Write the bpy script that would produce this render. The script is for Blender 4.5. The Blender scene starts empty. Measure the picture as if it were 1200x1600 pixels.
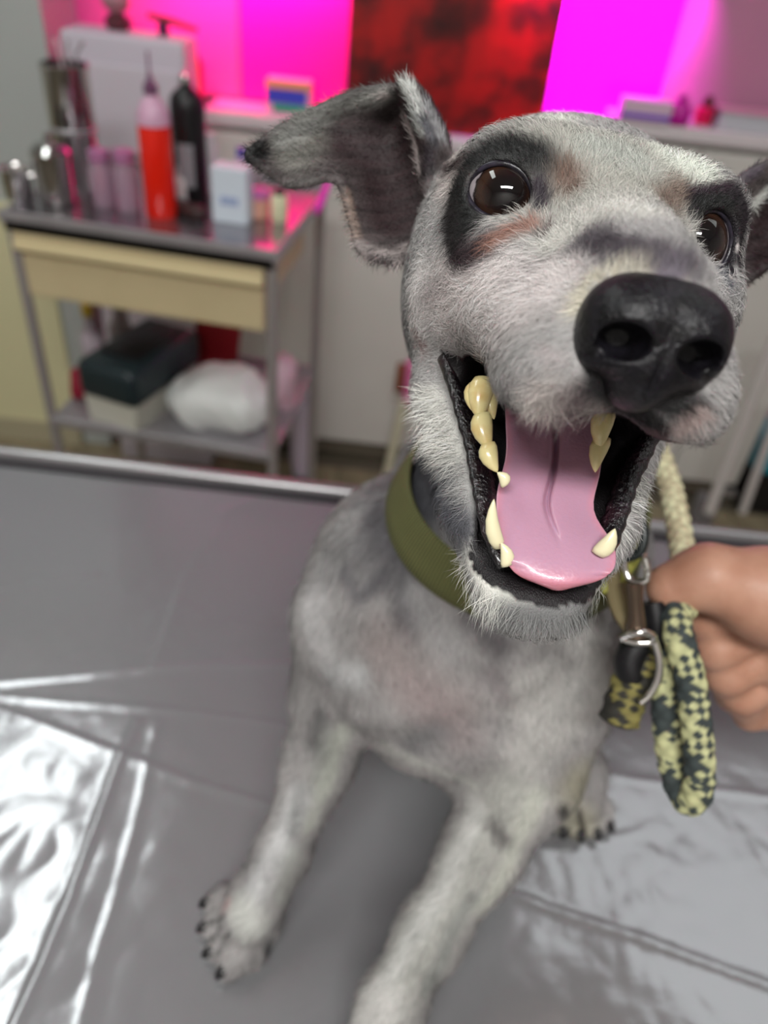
import bpy, bmesh, math, random
import numpy as np
from mathutils import Vector, Matrix
from mathutils.bvhtree import BVHTree
import openvdb as vdb

rng = np.random.default_rng(7)
random.seed(7)
C = bpy.context.scene
COL = C.collection

# ------------------------------------------------------------------ camera
TZ = 0.85                       # height of the examination table top
CAM_H = 0.52                    # camera above the table
FPX = 1200.0                    # focal length in pixels of the 1200x1600 frame
UPC = np.array([.0881, .7776, .6221]); UPC /= np.linalg.norm(UPC)   # world up seen from the camera
_f = np.array([0, 0, -1.0]); _y = _f - UPC * (_f @ UPC); _y /= np.linalg.norm(_y)
_x = np.cross(_y, UPC)
RW = np.stack([_x, _y, UPC])    # world = RW @ camera
CAMLOC = np.array([0, 0, TZ + CAM_H])

def P(px, py, d):               # pixel and distance along the view axis -> world
    return RW @ np.array([(px - 600) * d / FPX, -(py - 800) * d / FPX, -d]) + CAMLOC
def ray(px, py):
    return RW @ np.array([(px - 600) / FPX, -(py - 800) / FPX, -1.0])
def onz(px, py, z):             # where the pixel's ray meets the height z
    r = ray(px, py); return CAMLOC + r * ((z - CAMLOC[2]) / r[2])
def aty(px, py, y):             # where it meets the depth y
    r = ray(px, py); return CAMLOC + r * (y / r[1])

cam_d = bpy.data.cameras.new('camera'); cam = bpy.data.objects.new('camera', cam_d); COL.objects.link(cam)
cam_d.sensor_fit = 'VERTICAL'; cam_d.sensor_height = 36.0; cam_d.sensor_width = 27.0
cam_d.lens = 36.0 * FPX / 1600.0
cam_d.clip_start = 0.01
M4 = Matrix([[*RW[0], CAMLOC[0]], [*RW[1], CAMLOC[1]], [*RW[2], CAMLOC[2]], [0, 0, 0, 1]])
cam.matrix_world = M4
cam_d.dof.use_dof = True
cam_d.dof.focus_distance = 0.215
cam_d.dof.aperture_fstop = (cam_d.lens / 1000.0) / 0.0034
C.camera = cam

# ------------------------------------------------------------------ world, lights, exposure
w = bpy.data.worlds.new('World'); C.world = w; w.use_nodes = True
w.node_tree.nodes['Background'].inputs[0].default_value = (.86, .93, 1, 1)
w.node_tree.nodes['Background'].inputs[1].default_value = 0.25
C.view_settings.view_transform = 'Standard'; C.view_settings.look = 'None'
C.view_settings.gamma = 1; C.view_settings.exposure = 0.22
C.cycles.max_bounces = 6; C.cycles.transparent_max_bounces = 8
C.cycles.sample_clamp_indirect = 4.0

def area(name, loc, target, sx, sy, power, color, spread=None):
    l = bpy.data.lights.new(name, 'AREA'); l.shape = 'RECTANGLE'; l.size = sx; l.size_y = sy
    l.energy = power; l.color = color
    if spread: l.spread = math.radians(spread)
    o = bpy.data.objects.new(name, l); COL.objects.link(o); o.location = loc
    dv = Vector(target) - Vector(loc)
    o.rotation_euler = dv.to_track_quat('-Z', 'Y').to_euler()
    return o
# two fluorescent fittings, an added fill behind the camera, magenta lamp over the counter
area('ceiling_or_fill_lamp', (-1.02, 0.86, 2.62), (-1.02, 0.86, 0), 0.34, 1.2, 10.5, (.93, 1, .97))
area('ceiling_or_fill_lamp', (1.25, 1.05, 2.62), (1.25, 1.05, 0), 1.2, 1.0, 6.5, (.93, 1, .98))
area('ceiling_or_fill_lamp', (-.1, -0.9, 2.62), (-.1, -0.9, 0), 1.2, 0.30, 43, (1.0, 1, .98))  # unseen fill light added behind the camera for soft frontal light
area('magenta_lamp', (0.36, 1.97, 1.36), (0.34, 2.10, 1.17), 0.4, 0.08, 4, (1, 0.0, .95), 75)
area('magenta_lamp', (-0.36, 1.97, 1.36), (-0.38, 2.10, 1.17), 0.6, 0.08, 3.0, (1, 0.0, .30), 75)

# ------------------------------------------------------------------ helpers
def lin(c):
    c = np.asarray(c, float)
    if c.max() > 1.0: c = c / 255.0
    return np.where(c <= .04045, c / 12.92, ((c + .055) / 1.055) ** 2.4)
def rgba(c): return (*[float(v) for v in lin(c)], 1.0)

def mat(name, color=(200, 200, 200), rough=.5, metal=0.0, spec=.5, noise=None, bump=None, coat=0.0,
        trans=0.0, alpha=1.0, ior=1.45, sss=None):
    m = bpy.data.materials.new(name); m.use_nodes = True
    nt = m.node_tree; b = nt.nodes['Principled BSDF']
    b.inputs['Base Color'].default_value = rgba(color)
    b.inputs['Roughness'].default_value = rough; b.inputs['Metallic'].default_value = metal
    b.inputs['Specular IOR Level'].default_value = spec; b.inputs['Coat Weight'].default_value = coat
    b.inputs['Coat Roughness'].default_value = .05
    b.inputs['Transmission Weight'].default_value = trans; b.inputs['Alpha'].default_value = alpha
    b.inputs['IOR'].default_value = ior
    if sss:
        b.inputs['Subsurface Weight'].default_value = sss[0]; b.inputs['Subsurface Scale'].default_value = sss[1]
        b.inputs['Subsurface Radius'].default_value = (1, .4, .25)
    tc = nt.nodes.new('ShaderNodeTexCoord')
    if noise:       # (scale, second colour, low, high)
        n = nt.nodes.new('ShaderNodeTexNoise'); n.inputs['Scale'].default_value = noise[0]; n.inputs['Detail'].default_value = 5
        nt.links.new(tc.outputs['Object'], n.inputs['Vector'])
        r = nt.nodes.new('ShaderNodeValToRGB')
        r.color_ramp.elements[0].position = noise[2]; r.color_ramp.elements[0].color = rgba(color)
        r.color_ramp.elements[1].position = noise[3]; r.color_ramp.elements[1].color = rgba(noise[1])
        nt.links.new(n.outputs['Fac'], r.inputs[0]); nt.links.new(r.outputs[0], b.inputs['Base Color'])
    if bump:        # (scale, strength, distance)
        n2 = nt.nodes.new('ShaderNodeTexNoise'); n2.inputs['Scale'].default_value = bump[0]; n2.inputs['Detail'].default_value = 4
        nt.links.new(tc.outputs['Object'], n2.inputs['Vector'])
        bp = nt.nodes.new('ShaderNodeBump'); bp.inputs['Strength'].default_value = bump[1]; bp.inputs['Distance'].default_value = bump[2]
        nt.links.new(n2.outputs['Fac'], bp.inputs['Height']); nt.links.new(bp.outputs[0], b.inputs['Normal'])
    return m

def tag(o, label=None, cat=None, group=None, kind=None):
    if label: o['label'] = label
    if cat: o['category'] = cat
    if group: o['group'] = group
    if kind: o['kind'] = kind
    return o
def empty(name, loc, label=None, cat=None, rz=0.0, group=None):
    o = bpy.data.objects.new(name, None); COL.objects.link(o); o.location = [float(v) for v in loc]
    o.rotation_euler = (0, 0, rz); o.empty_display_size = .05
    return tag(o, label, cat, group)
def link_mesh(name, me, material, parent=None, smooth=False):
    o = bpy.data.objects.new(name, me); COL.objects.link(o)
    if material: me.materials.append(material)
    if smooth: me.polygons.foreach_set('use_smooth', np.ones(len(me.polygons), bool))
    if parent:
        o.parent = parent
        mw = Matrix.LocRotScale(parent.location, parent.rotation_euler, None)
        if parent.parent:
            mw = Matrix.LocRotScale(parent.parent.location, parent.parent.rotation_euler, None) @ mw
        return o
    return o
def mesh_np(name, V, Q, material, parent=None, smooth=True):
    me = bpy.data.meshes.new(name); V = np.asarray(V, float)
    if parent is not None:      # world coordinates in, local coordinates stored
        inv = np.array(Matrix.LocRotScale(parent.location, parent.rotation_euler, None).inverted())
        V = V @ inv[:3, :3].T + inv[:3, 3]
    me.from_pydata(V.tolist(), [], [list(map(int, q)) for q in Q]) if not isinstance(Q, np.ndarray) else _fast(me, V, Q)
    me.update()
    return link_mesh(name, me, material, parent, smooth)
def _fast(me, V, Q):
    n, k = Q.shape
    me.vertices.add(len(V)); me.vertices.foreach_set('co', np.ascontiguousarray(V, np.float32).ravel())
    me.loops.add(n * k); me.loops.foreach_set('vertex_index', np.ascontiguousarray(Q, np.int32).ravel())
    me.polygons.add(n); me.polygons.foreach_set('loop_start', np.arange(0, n * k, k, dtype=np.int32))
    me.update(calc_edges=True)

class MB:
    """collects boxes, lathes, tubes in LOCAL coordinates and links them as one mesh"""
    def __init__(s): s.bm = bmesh.new()
    def box(s, c, size, bev=0.0, rz=0.0, rot=None, seg=2):
        r = bmesh.ops.create_cube(s.bm, size=1.0); vs = r['verts']
        bmesh.ops.scale(s.bm, vec=Vector(size), verts=vs)
        if bev > 0:
            es = list({e for v in vs for e in v.link_edges})
            rr = bmesh.ops.bevel(s.bm, geom=es + vs, offset=bev, segments=seg, affect='EDGES', profile=.5)
            vs = list({v for f in rr['faces'] for v in f.verts} | {v for v in vs if v.is_valid})
        m = (rot if rot is not None else Matrix.Rotation(rz, 3, 'Z'))
        bmesh.ops.rotate(s.bm, cent=(0, 0, 0), matrix=m, verts=vs)
        bmesh.ops.translate(s.bm, vec=Vector([float(v) for v in c]), verts=vs)
        return s
    def lathe(s, prof, c=(0, 0, 0), n=28, rot=None):
        rings = []; c = Vector([float(v) for v in c])
        for r, z in prof:
            ring = []
            for k in range(n):
                a = 2 * math.pi * k / n
                v = Vector((max(r, 1e-5) * math.cos(a), max(r, 1e-5) * math.sin(a), z))
                if rot is not None: v = rot @ v
                ring.append(s.bm.verts.new(v + c))
            rings.append(ring)
        for a, b in zip(rings, rings[1:]):
            for k in range(n): s.bm.faces.new((a[k], a[(k + 1) % n], b[(k + 1) % n], b[k]))
        s.bm.faces.new(rings[0][::-1]); s.bm.faces.new(rings[-1])
        return s
    def tube(s, pts, rad, n=10, flat=1.0):
        pts = [Vector([float(q) for q in p]) for p in pts]
        rad = rad if hasattr(rad, '__len__') else [rad] * len(pts)
        rings = []; up = None
        for i, p in enumerate(pts):
            t = (pts[min(i + 1, len(pts) - 1)] - pts[max(i - 1, 0)]).normalized()
            if up is None: up = t.orthogonal().normalized()
            up = (up - t * up.dot(t)).normalized(); sd = t.cross(up)
            rings.append([s.bm.verts.new(p + (up * math.cos(2 * math.pi * k / n) + sd * math.sin(2 * math.pi * k / n) * flat) * rad[i]) for k in range(n)])
        for a, b in zip(rings, rings[1:]):
            for k in range(n): s.bm.faces.new((a[k], a[(k + 1) % n], b[(k + 1) % n], b[k]))
        s.bm.faces.new(rings[0][::-1]); s.bm.faces.new(rings[-1])
        return s
    def prism(s, poly, z0, z1, axis='y'):     # outline in two axes, extruded along the third
        def pt(a, b, z): return {'y': (a, z, b), 'z': (a, b, z), 'x': (z, a, b)}[axis]
        lo = [s.bm.verts.new(pt(a, b, z0)) for a, b in poly]; hi = [s.bm.verts.new(pt(a, b, z1)) for a, b in poly]
        n = len(poly)
        for k in range(n): s.bm.faces.new((lo[k], lo[(k + 1) % n], hi[(k + 1) % n], hi[k]))
        s.bm.faces.new(lo[::-1]); s.bm.faces.new(hi); return s
    def build(s, name, material, parent=None, smooth=False, auto=True):
        bmesh.ops.recalc_face_normals(s.bm, faces=s.bm.faces)
        me = bpy.data.meshes.new(name); s.bm.to_mesh(me); s.bm.free()
        o = link_mesh(name, me, material, parent, smooth)
        if smooth and auto:
            try: me.set_sharp_from_angle(angle=math.radians(40))
            except Exception: pass
        return o

def catmull(pts, n):
    pts = np.asarray(pts, float); m = len(pts); out = []
    for t in np.linspace(0, m - 1, n):
        i = min(int(t), m - 2); f = t - i
        p0, p1, p2, p3 = pts[max(i - 1, 0)], pts[i], pts[i + 1], pts[min(i + 2, m - 1)]
        out.append(.5 * ((2 * p1) + (-p0 + p2) * f + (2 * p0 - 5 * p1 + 4 * p2 - p3) * f * f + (-p0 + 3 * p1 - 3 * p2 + p3) * f ** 3))
    return np.array(out)
def loft(rows, closed_ring=True, caps=True):
    """rows: (n, k, 3) rings -> vertices and quads"""
    rows = np.asarray(rows); n, k, _ = rows.shape; V = rows.reshape(-1, 3); Q = []
    for i in range(n - 1):
        for j in range(k if closed_ring else k - 1):
            a, b = i * k + j, i * k + (j + 1) % k; Q.append((a, b, b + k, a + k))
    if caps and closed_ring:
        Q.append(tuple(range(k))[::-1]); Q.append(tuple((n - 1) * k + j for j in range(k)))
    return V, Q

# ------------------------------------------------------------------ signed-distance modelling
class Field:
    def __init__(s, lo, hi, res):
        s.lo = np.array(lo, float); s.res = res
        s.n = np.ceil((np.array(hi) - s.lo) / res).astype(int) + 1
        s.a = np.full(s.n, 0.05, np.float32)
        s.ax = [s.lo[i] + res * np.arange(s.n[i]) for i in range(3)]
    def _box(s, lo, hi):
        i0 = np.clip(np.floor((np.array(lo) - s.lo) / s.res).astype(int), 0, s.n)
        i1 = np.clip(np.ceil((np.array(hi) - s.lo) / s.res).astype(int) + 1, 0, s.n)
        return i0, i1
    def _grid(s, lo, hi):
        i0, i1 = s._box(lo, hi)
        if (i1 <= i0).any(): return None, None
        sl = tuple(slice(a, b) for a, b in zip(i0, i1))
        g = [s.ax[i][i0[i]:i1[i]] for i in range(3)]
        X = g[0][:, None, None]; Y = g[1][None, :, None]; Z = g[2][None, None, :]
        return sl, (X, Y, Z)
    def smin(s, sl, d, k):
        a = s.a[sl]
        if k <= 0: s.a[sl] = np.minimum(a, d); return
        h = np.maximum(k - np.abs(a - d), 0) / k
        s.a[sl] = np.minimum(a, d) - h * h * k * .25
    def smax(s, sl, d, k):
        a = s.a[sl]
        if k <= 0: s.a[sl] = np.maximum(a, d); return
        h = np.maximum(k - np.abs(a - d), 0) / k
        s.a[sl] = np.maximum(a, d) + h * h * k * .25
    def cone(s, a, b, r1, r2, k=.01, cut=False):
        a = np.array(a, float); b = np.array(b, float); m = max(r1, r2) + k + .004
        sl, g = s._grid(np.minimum(a, b) - m, np.maximum(a, b) + m)
        if sl is None: return
        ba = b - a; bb = ba @ ba + 1e-12
        px, py, pz = g[0] - a[0], g[1] - a[1], g[2] - a[2]
        t = np.clip((px * ba[0] + py * ba[1] + pz * ba[2]) / bb, 0, 1)
        d = np.sqrt((px - t * ba[0]) ** 2 + (py - t * ba[1]) ** 2 + (pz - t * ba[2]) ** 2) - (r1 + t * (r2 - r1))
        if cut: s.smax(sl, (-d).astype(np.float32), k)
        else: s.smin(sl, d.astype(np.float32), k)
    def chain(s, pts, rads, k=.01):
        for i in range(len(pts) - 1): s.cone(pts[i], pts[i + 1], rads[i], rads[i + 1], k)
    def ell(s, c, r, B=None, k=.01, cut=False):
        c = np.array(c, float); r = np.array(r, float); B = np.eye(3) if B is None else B   # B columns = axes
        m = r.max() + k + .004
        sl, g = s._grid(c - m, c + m)
        if sl is None: return
        p = [g[i] - c[i] for i in range(3)]
        q = [p[0] * B[0, i] + p[1] * B[1, i] + p[2] * B[2, i] for i in range(3)]
        k0 = np.sqrt(sum((q[i] / r[i]) ** 2 for i in range(3)))
        k1 = np.sqrt(sum((q[i] / r[i] ** 2) ** 2 for i in range(3))) + 1e-9
        d = k0 * (k0 - 1) / k1
        if cut: s.smax(sl, (-d).astype(np.float32), k)
        else: s.smin(sl, d.astype(np.float32), k)
    def func(s, lo, hi, fn, k=.002, cut=True):
        sl, g = s._grid(lo, hi)
        if sl is None: return
        d = fn(*g)
        if cut: s.smax(sl, (-d).astype(np.float32), k)
        else: s.smin(sl, d.astype(np.float32), k)
    def stamp(s, pts, rads):
        pts = np.asarray(pts); rads = np.broadcast_to(rads, len(pts))
        for p, r in zip(pts, rads):
            m = r + 2.5 * s.res
            sl, g = s._grid(p - m, p + m)
            if sl is None: continue
            d = np.sqrt((g[0] - p[0]) ** 2 + (g[1] - p[1]) ** 2 + (g[2] - p[2]) ** 2) - r
            s.a[sl] = np.minimum(s.a[sl], d)
    def mesh(s):
        g = vdb.FloatGrid(); g.background = .05
        g.copyFromArray(s.a)
        v, q = g.convertToQuads(isovalue=0.0) if hasattr(g, 'convertToQuads') else g.convertToPolygons(isovalue=0.0)[:1]
        v = np.array(v, float) * s.res + s.lo
        return v, np.array(q, np.int32)[:, ::-1]
    def sample(s, pts):
        i = np.clip(np.round((pts - s.lo) / s.res).astype(int), 1, s.n - 2)
        return s.a[i[:, 0], i[:, 1], i[:, 2]]
    def grad(s, pts):
        i = np.clip(np.round((pts - s.lo) / s.res).astype(int), 1, s.n - 2)
        x, y, z = i.T; a = s.a
        g = np.stack([a[x + 1, y, z] - a[x - 1, y, z], a[x, y + 1, z] - a[x, y - 1, z], a[x, y, z + 1] - a[x, y, z - 1]], 1)
        return g / (np.linalg.norm(g, axis=1, keepdims=True) + 1e-9)
def vertex_normals(V, Q):
    a, b, c, d = V[Q[:, 0]], V[Q[:, 1]], V[Q[:, 2]], V[Q[:, 3]]
    fn = np.cross(c - a, d - b); N = np.zeros_like(V)
    for j in range(4): np.add.at(N, Q[:, j], fn)
    return N / (np.linalg.norm(N, axis=1, keepdims=True) + 1e-12)
FUR_N = 330000
# ------------------------------------------------------------------ the setting
FLOOR_Y1 = 2.10
m_wall = mat('wall_paint', (205, 203, 198), .6, noise=(6, (196, 194, 190), .3, .7))
m_pinklit_wall = mat('glossy_back_wall', (190, 132, 160), .35, noise=(3, (184, 126, 154), .3, .7))  # pink of the magenta light is painted into the wall colour
m_floor = mat('floor_tile', (150, 138, 112), .45, noise=(14, (128, 116, 94), .35, .65))
m_cream = mat('cream_wall', (214, 208, 168), .6)
m_white = mat('white_laminate', (214, 210, 205), .4, noise=(2.5, (204, 200, 195), .3, .7))
m_grout = mat('floor_grout', (98, 90, 76), .8)
m_steel = mat('brushed_steel', (176, 172, 176), .42, metal=.6, noise=(9, (160, 156, 160), .3, .7))
m_steel2 = mat('polished_steel', (190, 188, 186), .14, metal=1.0)
m_black = mat('black_plastic', (16, 15, 18), .4)

def setting_box(name, lo, hi, m, bev=0):
    lo, hi = np.array(lo, float), np.array(hi, float); c = (lo + hi) / 2
    o = MB().box((0, 0, 0), hi - lo, bev).build(name, m); o.location = c
    return tag(o, kind='structure')
setting_box('floor', (-2.6, -1.8, -.06), (2.6, 2.4, -.006), m_grout)
setting_box('ceiling', (-2.6, -1.8, 2.66), (2.6, 2.4, 2.72), mat('ceiling_paint', (214, 214, 210), .8))
setting_box('wall_back', (-2.6, FLOOR_Y1, 0), (2.6, FLOOR_Y1 + .1, 2.66), m_pinklit_wall)
setting_box('wall_right', (2.5, -1.8, 0), (2.6, FLOOR_Y1, 2.66), m_wall)
setting_box('wall_left', (-2.6, -1.8, 0), (-2.5, FLOOR_Y1, 2.66), m_wall)
setting_box('wall_front', (-2.5, -1.8, 0), (2.5, -1.7, 2.66), m_wall)
pier_x = float(aty(71, 60, 1.9)[0])
pier = setting_box('trim_1', (-2.5, 1.90, 0), (pier_x, FLOOR_Y1, 2.66), mat('grey_wall_panel', (176, 180, 178), .6))
low = setting_box('trim_2', (-2.5, 1.885, 0.07), (-.93, 1.90, .70), m_cream)
sk = setting_box('baseboard_back', (-2.5, 1.876, 0), (-.93, 1.90, .07), mat('skirting', (172, 164, 138), .5))
# floor tiles, each its own piece
floor = bpy.data.objects['floor']
tile_me = None
for i in range(-4, 5):
    for j in range(0, 6):
        cx, cy = i * .40 + .05, .52 + j * .40
        if cy > 2.0: continue
        if tile_me is None:
            t = MB().box((0, 0, 0), (.395, .395, .008), .0015, seg=1).build('floor_tile', m_floor); tile_me = t.data
        else:
            t = bpy.data.objects.new('floor_tile', tile_me); COL.objects.link(t)
        t.parent = floor; t.location = Vector((cx, cy, -.004)) - Vector(floor.location)

# ---- examination table
table = empty('examination_table', (0, .26, 0), 'stainless steel veterinary examination table under the dog', 'table')
ty0, ty1, tx0, tx1 = -.16, .672, -.85, .85
m_tabletop = mat('table_steel', (140, 140, 140), .48, metal=.85, noise=(5, (132, 132, 138), .3, .7), bump=(30, .05, .002))
def slope(x): return -.026 * x
e = MB()
e.box((0, (ty0 + ty1) / 2 - .26, TZ - .022), (tx1 - tx0, ty1 - ty0, .04), .004)
e.build('table_top', m_tabletop, table)
rim = MB()
rim.tube([(tx0, ty1 - .26 + .004, TZ + .004), (tx1, ty1 - .26 + .004, TZ + .004)], .0085, 16)
rim.build('raised_rim', mat('rim_steel', (150, 148, 150), .32, metal=.8), table, smooth=True)
MB().box((0, ty1 - .26 - .0095, TZ + .0012), (tx1 - tx0, .009, .0024), .0006).build('rim_dark_strip', mat('strip_dark', (52, 48, 52), .5), table)  # dark raised strip along the table side of the rim
MB().box((0, ty1 - .26 + .006, TZ - .03), (tx1 - tx0, .006, .05), .001).build('edge_band', mat('dark_band', (70, 66, 70), .4, metal=.6), table)
for sx in (-1, 1):
    for sy in (-1, 1):
        lg = MB(); lg.tube([(sx * .74, sy * .34, .02), (sx * .74, sy * .34, TZ - .04)], .02, 14)
        l = lg.build('leg', m_steel, table, smooth=True)
        f = MB().lathe([(.022, 0), (.026, .006), (.026, .02), (.021, .03)], (sx * .74, sy * .34, 0), 16).build('foot', m_black, l)

# ---- creased clear plastic sheet over the steel
creases = [([(-40, 1072), (120, 1058), (240, 1046), (330, 1041), (470, 1040), (620, 1048)], 1.0, .0022),
           ([(-40, 1086), (100, 1099), (220, 1108), (330, 1118), (480, 1140)], .8, .0022),
           ([(-40, 1098), (80, 1140), (190, 1182), (300, 1224), (430, 1262), (520, 1290)], 1.5, .0026),
           ([(215, 1128), (185, 1190), (150, 1290), (110, 1400), (70, 1500), (22, 1610)], 2.0, .0024),
           ([(246, 1130), (220, 1250), (190, 1370), (150, 1500), (125, 1610)], .6, .003),
           ([(240, 1046), (262, 980), (290, 900), (330, 840)], .6, .002),
           ([(760, 1385), (860, 1422), (980, 1462), (1100, 1505), (1240, 1556)], 1.4, .0026),
           ([(940, 1212), (1050, 1228), (1240, 1252)], 1.0, .0024),
           ([(700, 1330), (860, 1330), (1000, 1300)], .5, .003),
           ([(-20, 925), (60, 905), (150, 900)], .6, .003),
           ([(330, 870), (350, 800), (420, 775)], .5, .003)]
sx0, sx1, sy0, sy1 = -.60, .60, -.05, .655
nx, ny = 440, 260
gx = np.linspace(sx0, sx1, nx); gy = np.linspace(sy0, sy1, ny)
GX, GY = np.meshgrid(gx, gy, indexing='ij'); Z = np.zeros_like(GX)
for pts, amp, wd in creases:
    q = np.array([onz(a, b, TZ)[:2] for a, b in pts])
    best = np.full(GX.shape, 9.0)
    for a, b in zip(q, q[1:]):
        ba = b - a; t = np.clip(((GX - a[0]) * ba[0] + (GY - a[1]) * ba[1]) / (ba @ ba), 0, 1)
        best = np.minimum(best, np.hypot(GX - a[0] - t * ba[0], GY - a[1] - t * ba[1]))
    Z += amp * .0008 * np.exp(-(best / wd) ** 2) + amp * .00022 * np.exp(-best / .018)
def wav(scale, seed):
    r = np.random.default_rng(seed); z = np.zeros_like(GX)
    for _ in range(14):
        a = r.uniform(0, 2 * math.pi); f = scale * r.uniform(.6, 1.6); z += np.sin((GX * math.cos(a) + GY * math.sin(a)) * f + r.uniform(0, 7) + 1.2 * np.sin(GX * f * .4 + GY * f * .3))
    return z / 14
cl = onz(40, 1420, TZ); crumple = np.exp(-(np.hypot(GX - cl[0], GY - cl[1]) / .11) ** 2)
cr = onz(1080, 1400, TZ); crumple2 = np.exp(-(np.hypot(GX - cr[0], GY - cr[1]) / .12) ** 2)
Z += wav(40, 1) * .0007 + wav(160, 2) * .00012 + crumple * (np.abs(wav(130, 3)) * .0016 + wav(60, 5) * .0020) + crumple2 * (np.abs(wav(150, 4)) * .0013 + wav(60, 8) * .0016)
Z = Z - Z.min() + .0004
V = np.stack([GX, GY, TZ + Z], -1).reshape(-1, 3)
ii = (np.arange(nx - 1)[:, None] * ny + np.arange(ny - 1)[None, :]).ravel()
Q = np.stack([ii, ii + ny, ii + ny + 1, ii + 1], 1).astype(np.int32)
m_film = bpy.data.materials.new('plastic_film'); m_film.use_nodes = True
nt = m_film.node_tree; nt.nodes.remove(nt.nodes['Principled BSDF'])
out = nt.nodes['Material Output']
gl = nt.nodes.new('ShaderNodeBsdfGlossy'); gl.inputs['Roughness'].default_value = .15; gl.inputs['Color'].default_value = (.95, .95, 1, 1)
df = nt.nodes.new('ShaderNodeBsdfDiffuse'); df.inputs['Color'].default_value = rgba((142, 142, 144))
tr = nt.nodes.new('ShaderNodeBsdfTransparent')
m1 = nt.nodes.new('ShaderNodeMixShader'); m1.inputs[0].default_value = .50
m2 = nt.nodes.new('ShaderNodeMixShader'); m2.inputs[0].default_value = .13
nt.links.new(tr.outputs[0], m1.inputs[1]); nt.links.new(df.outputs[0], m1.inputs[2])
nt.links.new(m1.outputs[0], m2.inputs[1]); nt.links.new(gl.outputs[0], m2.inputs[2]); nt.links.new(m2.outputs[0], out.inputs[0])
tcn = nt.nodes.new('ShaderNodeTexCoord'); nz = nt.nodes.new('ShaderNodeTexNoise'); nz.inputs['Scale'].default_value = 55; nz.inputs['Detail'].default_value = 6
bp = nt.nodes.new('ShaderNodeBump'); bp.inputs['Distance'].default_value = .0006; bp.inputs['Strength'].default_value = .6
nt.links.new(tcn.outputs['Object'], nz.inputs['Vector']); nt.links.new(nz.outputs['Fac'], bp.inputs['Height'])
nt.links.new(bp.outputs[0], gl.inputs['Normal']); nt.links.new(bp.outputs[0], df.inputs['Normal'])
sheet = mesh_np('plastic_sheet', V, Q, m_film)
tag(sheet, 'creased clear plastic sheet spread over the steel table top', 'sheet')
print('setting done')
# ------------------------------------------------------------------ the dog: head frame
_el = np.array([(785 - 600) * .2185 / FPX, -(298 - 800) * .2185 / FPX, -.2185])
_er = np.array([(1105 - 600) * .2215 / FPX, -(372 - 800) * .2215 / FPX, -.2215])
_n = np.array([(1015 - 600) * .15 / FPX, -(530 - 800) * .15 / FPX, -.150])
_o = (_el + _er) / 2; Ru = (_er - _el) / np.linalg.norm(_er - _el)
_v = _n - _o; _v = _v - Ru * (_v @ Ru); _L = np.linalg.norm(_v); _a = math.asin(.028 / _L); _v /= _L
_p = np.cross(_v, Ru); Fw = _v * math.cos(_a) + _p * math.sin(_a); Uu = np.cross(Fw, Ru)
HB = RW @ np.stack([Ru, Uu, Fw], 1)          # columns: right, up, forward of the head, in the world
HO = RW @ _o + CAMLOC
def Hd(u, v, w): return HB @ np.array([u, v, w]) + HO
def toH(p): return (np.asarray(p) - HO) @ HB

rim_w = [0, .01, .02, .031, .040, .046, .050, .058]
rim_v = [-.050, -.060, -.070, -.080, -.088, -.095, -.10, -.14]
rim_u = [.037, .030, .024, .020, .0165, .011, .0]
up_w = [0, .015, .03, .05, .07, .09]; up_v = [-.0495, -.0515, -.0525, -.052, -.049, -.047]
cav_w = [-.040, -.01, 0, .02, .04, .05, .07]; cav_hw = [.010, .024, .029, .0215, .0165, .0145, .009]
cav_roof = [-.046, -.042, -.041, -.041, -.041, -.042, -.044]
cav_floor = [-.052, -.062, -.066, -.081, -.097, -.099, -.2]
def mouth_sdf(X, Y, Z):
    x, y, z = X - HO[0], Y - HO[1], Z - HO[2]
    u = x * HB[0, 0] + y * HB[1, 0] + z * HB[2, 0]; v = x * HB[0, 1] + y * HB[1, 1] + z * HB[2, 1]; w = x * HB[0, 2] + y * HB[1, 2] + z * HB[2, 2]
    au = np.abs(u)
    A = np.maximum.reduce([(np.interp(w, rim_w, rim_v) - v) * .72, v - np.interp(w, up_w, up_v), -w, w - .11, au - .06])
    hw = np.interp(w, cav_w, cav_hw)
    B = np.maximum.reduce([(au - hw) * .9, (np.interp(w, cav_w, cav_floor) - v) * .75, v - np.interp(w, cav_w, cav_roof), -w - .038, w - .062,
                           np.where(w > .046, -.0985 - v, -9)])
    # lower cavity ends behind the incisors, upper one may go on under the palate
    B = np.maximum(B, np.where(v < -.060, (w - (.047)) , -9))
    return np.minimum(A, B)

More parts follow.
